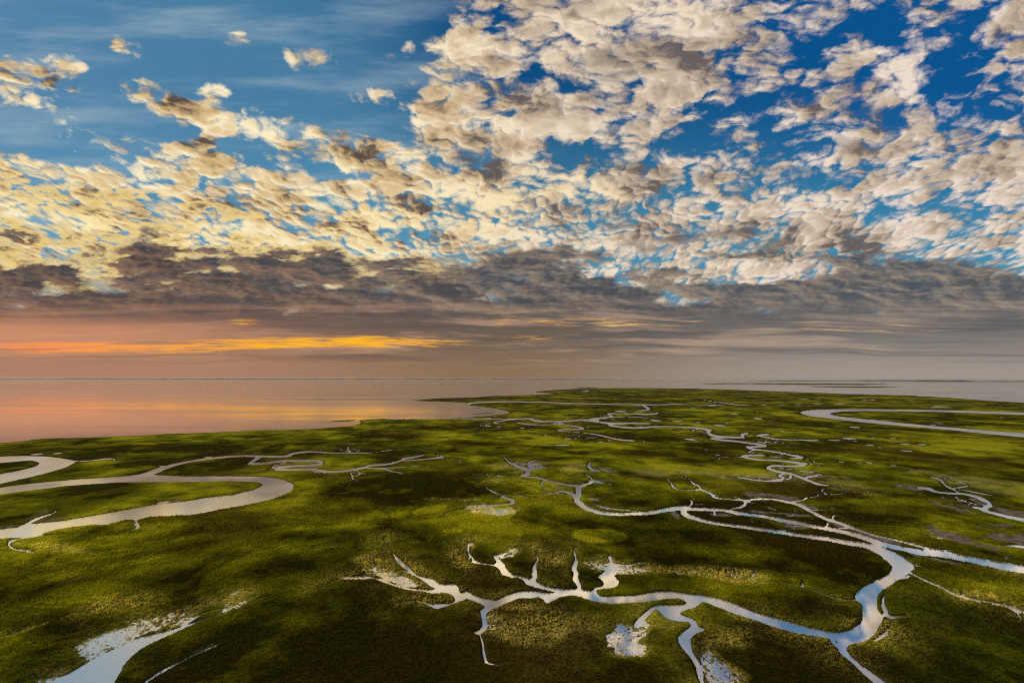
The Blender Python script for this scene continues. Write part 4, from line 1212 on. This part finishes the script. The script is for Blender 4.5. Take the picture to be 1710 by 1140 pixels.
# ------------------------------------------------------------------ tall grass on the near marsh
rs = np.random.RandomState(8)
N = 560000
gr = np.sqrt(rs.uniform(116.0 ** 2, 520.0 ** 2, N))
gt = rs.uniform(-R(53.5), R(53.5), N)
keep = rs.rand(N) < np.clip((235.0 / gr) ** 1.6, 0, 1) * np.clip((520 - gr) / 260.0, 0, 1)
gr, gt = gr[keep], gt[keep]
ir = np.clip(np.searchsorted(RR, gr), 0, nr - 1)
it = np.clip(np.searchsorted(TH, gt), 0, nc - 1)
dd, ww, pp, tt, zz, mm = dist[ir, it], wet[ir, it], pale[ir, it], tone[ir, it], Z[ir, it], mud[ir, it]
prob = np.clip(1.05 - ww * 1.1, 0.06, 1) * np.clip(1 - mm * 1.3, 0, 1)
keep = (dd > 0.15) & (rs.rand(len(gr)) < prob) & (zz > -0.6)
dk = dd[keep]
gr, gt, pp, tt, zz, ww = gr[keep], gt[keep], pp[keep], tt[keep], zz[keep], ww[keep]
n = len(gr)
gx, gy = gr * np.sin(gt), gr * np.cos(gt)
K = 6
scale = np.clip(gr / 230.0, 0.8, 1.8) * (1 - 0.35 * ww)
patch = fbm(gx, gy, 30.0, 4, 900, 0.6)
h = (0.55 + 0.35 * rs.rand(n) + 0.35 * patch) * np.clip(scale, .7, 1.3)
h = np.clip(h, 0.2, 1.5) * np.clip(0.45 + dk / 4.0, 0.45, 1.0)
V = np.zeros((n, K, 3, 3), np.float32)
ang = rs.uniform(0, 2 * np.pi, (n, K))
off = rs.uniform(0, 0.34, (n, K)) * scale[:, None]
bx = gx[:, None] + np.cos(ang) * off
by = gy[:, None] + np.sin(ang) * off
fa = rs.uniform(0, 2 * np.pi, (n, K))
w = 0.10 * scale[:, None] * rs.uniform(0.6, 1.3, (n, K))
lean = rs.uniform(0.15, 0.55, (n, K)) * h[:, None]
hh = h[:, None] * rs.uniform(0.6, 1.1, (n, K))
zb = np.maximum(zz, -0.05)[:, None] - 0.03
V[:, :, 0, 0] = bx - np.cos(fa) * w
V[:, :, 0, 1] = by - np.sin(fa) * w
V[:, :, 0, 2] = zb
V[:, :, 1, 0] = bx + np.cos(fa) * w
V[:, :, 1, 1] = by + np.sin(fa) * w
V[:, :, 1, 2] = zb
V[:, :, 2, 0] = bx + np.cos(ang) * lean + 0.12
V[:, :, 2, 1] = by + np.sin(ang) * lean
V[:, :, 2, 2] = zb + hh
vary = np.repeat(rs.rand(n), K * 3)
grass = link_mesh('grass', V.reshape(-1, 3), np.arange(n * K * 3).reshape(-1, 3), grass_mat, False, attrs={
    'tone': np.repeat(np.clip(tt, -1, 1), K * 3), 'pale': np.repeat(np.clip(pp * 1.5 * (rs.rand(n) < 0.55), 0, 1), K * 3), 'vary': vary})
tagged(grass, 'tall marsh grass standing in clumps over the near marsh', 'grass', 'stuff')
print('tufts', n)

# ------------------------------------------------------------------ low islands beyond the marsh and the far shore
def island(x0, x1, y, thick, height, label, seed):
    a, b = np.array(ground(x0, y)), np.array(ground(x1, y))
    m0, m1 = np.array(ground((x0 + x1) / 2, y - thick / 2)), np.array(ground((x0 + x1) / 2, y + thick / 2))
    cxy = (a + b) / 2
    ex = (b - a) / 2
    half_d = np.linalg.norm(m0 - m1) / 2
    ey = np.array([-ex[1], ex[0]]) / np.linalg.norm(ex) * half_d
    ns, nk = 96, 9
    vs, fs = [], []
    rr_ = np.random.RandomState(seed)
    ph = rr_.uniform(0, 6.28, 6)
    for k in range(nk):
        q = k / (nk - 1)
        for i in range(ns):
            t = 2 * math.pi * i / ns
            rad = 1 + 0.16 * math.sin(3 * t + ph[0]) + 0.10 * math.sin(5 * t + ph[1]) + 0.07 * math.sin(11 * t + ph[2])
            p = cxy + ex * math.cos(t) * rad * q + ey * math.sin(t) * rad * q
            prof = max(0.0, 1 - q ** 3)
            vs.append((p[0], p[1], -1.0 + (height + 1.0) * prof * (1 + 0.18 * math.sin(7 * t + ph[3]) * q)))
    for k in range(nk - 1):
        for i in range(ns):
            j = (i + 1) % ns
            fs.append((k * ns + i, (k + 1) * ns + i, (k + 1) * ns + j, k * ns + j))
    nv = len(vs)
    o = link_mesh('island', np.array(vs), np.array(fs), marsh_mat, True, attrs={'tone': np.full(nv, -0.35), 'bankz': np.ones(nv)})
    tagged(o, label, 'island', 'structure', 'low islands beyond the marsh')


island(1266, 1405, 641.0, 2.2, 5, 'long low green island beyond the far end of the marsh', 1)
island(1372, 1464, 646.8, 1.8, 4, 'small low green island nearer the marsh on the right', 2)
island(1178, 1236, 640.2, 0.8, 3, 'thin low islet left of the long green island', 3)
island(960, 1000, 644.4, 1.0, 4, 'thin islet off the far tip of the marsh', 4)
island(1615, 1740, 640.5, 0.7, 5, 'thin dark island at the right edge near the horizon', 5)
island(1300, 1400, 636.0, 0.5, 6, 'faint thin island under the horizon right of centre', 6)

shore_mat, gg = new_mat('far_shore')
bsdf_out(gg, gg.mix(gg.noise(position(gg), 1 / 900.0, 4, 0.5), (0.03, 0.045, 0.05), (0.05, 0.06, 0.055)), 0.95, 0.05)


def far_shore(x0, x1, dist_m, h0, seed):
    """A low wooded coast right across the far water."""
    a0 = math.atan2(px_dir(x0, 631).x, px_dir(x0, 631).y)
    a1 = math.atan2(px_dir(x1, 631).x, px_dir(x1, 631).y)
    th = np.linspace(a0, a1, 900)
    tap = np.minimum(1, np.minimum(np.arange(900), 899 - np.arange(900)) / 120.0)
    hgt = h0 * tap * (0.75 + 0.5 * fbm(th * 300, th * 0 + seed, 6.0, 4, seed, 0.55))
    prof = [(-600, -3.0), (-380, 0.6), (-150, 1.0), (900, 0.9), (2500, -3.0)]
    vs = []
    for dr_, k in prof:
        r_ = dist_m * (1 + 0.05 * np.sin(th * 9 + seed)) + dr_
        z_ = hgt * k if k > 0 else np.full(900, k)
        vs.append(np.stack([r_ * np.sin(th), r_ * np.cos(th), z_], -1))
    vs = np.concatenate(vs)
    i = np.arange(899)
    fs = np.concatenate([np.stack([k * 900 + i, k * 900 + i + 1, (k + 1) * 900 + i + 1, (k + 1) * 900 + i], -1) for k in range(len(prof) - 1)])
    o = link_mesh('far_shore', vs, fs, shore_mat)
    tagged(o, None, None, 'structure')
    return o


o = far_shore(-300, 1130, 42000, 75, 3)
tagged(o, 'thin dark wooded shore along the left horizon', 'shore')
o = far_shore(1420, 1640, 30000, 60, 9)
tagged(o, 'faint blue strip of shore along the right horizon', 'shore')

# ------------------------------------------------------------------ haze over the water
hb = [(x_, y_, z_) for z_ in (-6.0, 118.0) for x_, y_ in ((-60000, -3000), (60000, -3000), (60000, 60000), (-60000, 60000))]
haze_mat = bpy.data.materials.new('haze')
haze_mat.use_nodes = True
haze_mat.node_tree.nodes.clear()
gg = G(haze_mat.node_tree)
pv = gg.n.new('ShaderNodeVolumePrincipled')
pv.inputs['Color'].default_value = (0.92, 0.92, 0.93, 1)
pv.inputs['Density'].default_value = 0.9e-5
pv.inputs['Anisotropy'].default_value = 0.2
o_ = gg.n.new('ShaderNodeOutputMaterial')
gg.l.new(pv.outputs[0], o_.inputs['Volume'])
o = link_mesh('haze', np.array(hb), np.array([(3, 2, 1, 0), (4, 5, 6, 7), (0, 1, 5, 4), (1, 2, 6, 5), (2, 3, 7, 6), (3, 0, 4, 7)]), haze_mat, False)
tagged(o, 'thin haze lying over the water and the far marsh', 'haze', 'stuff')
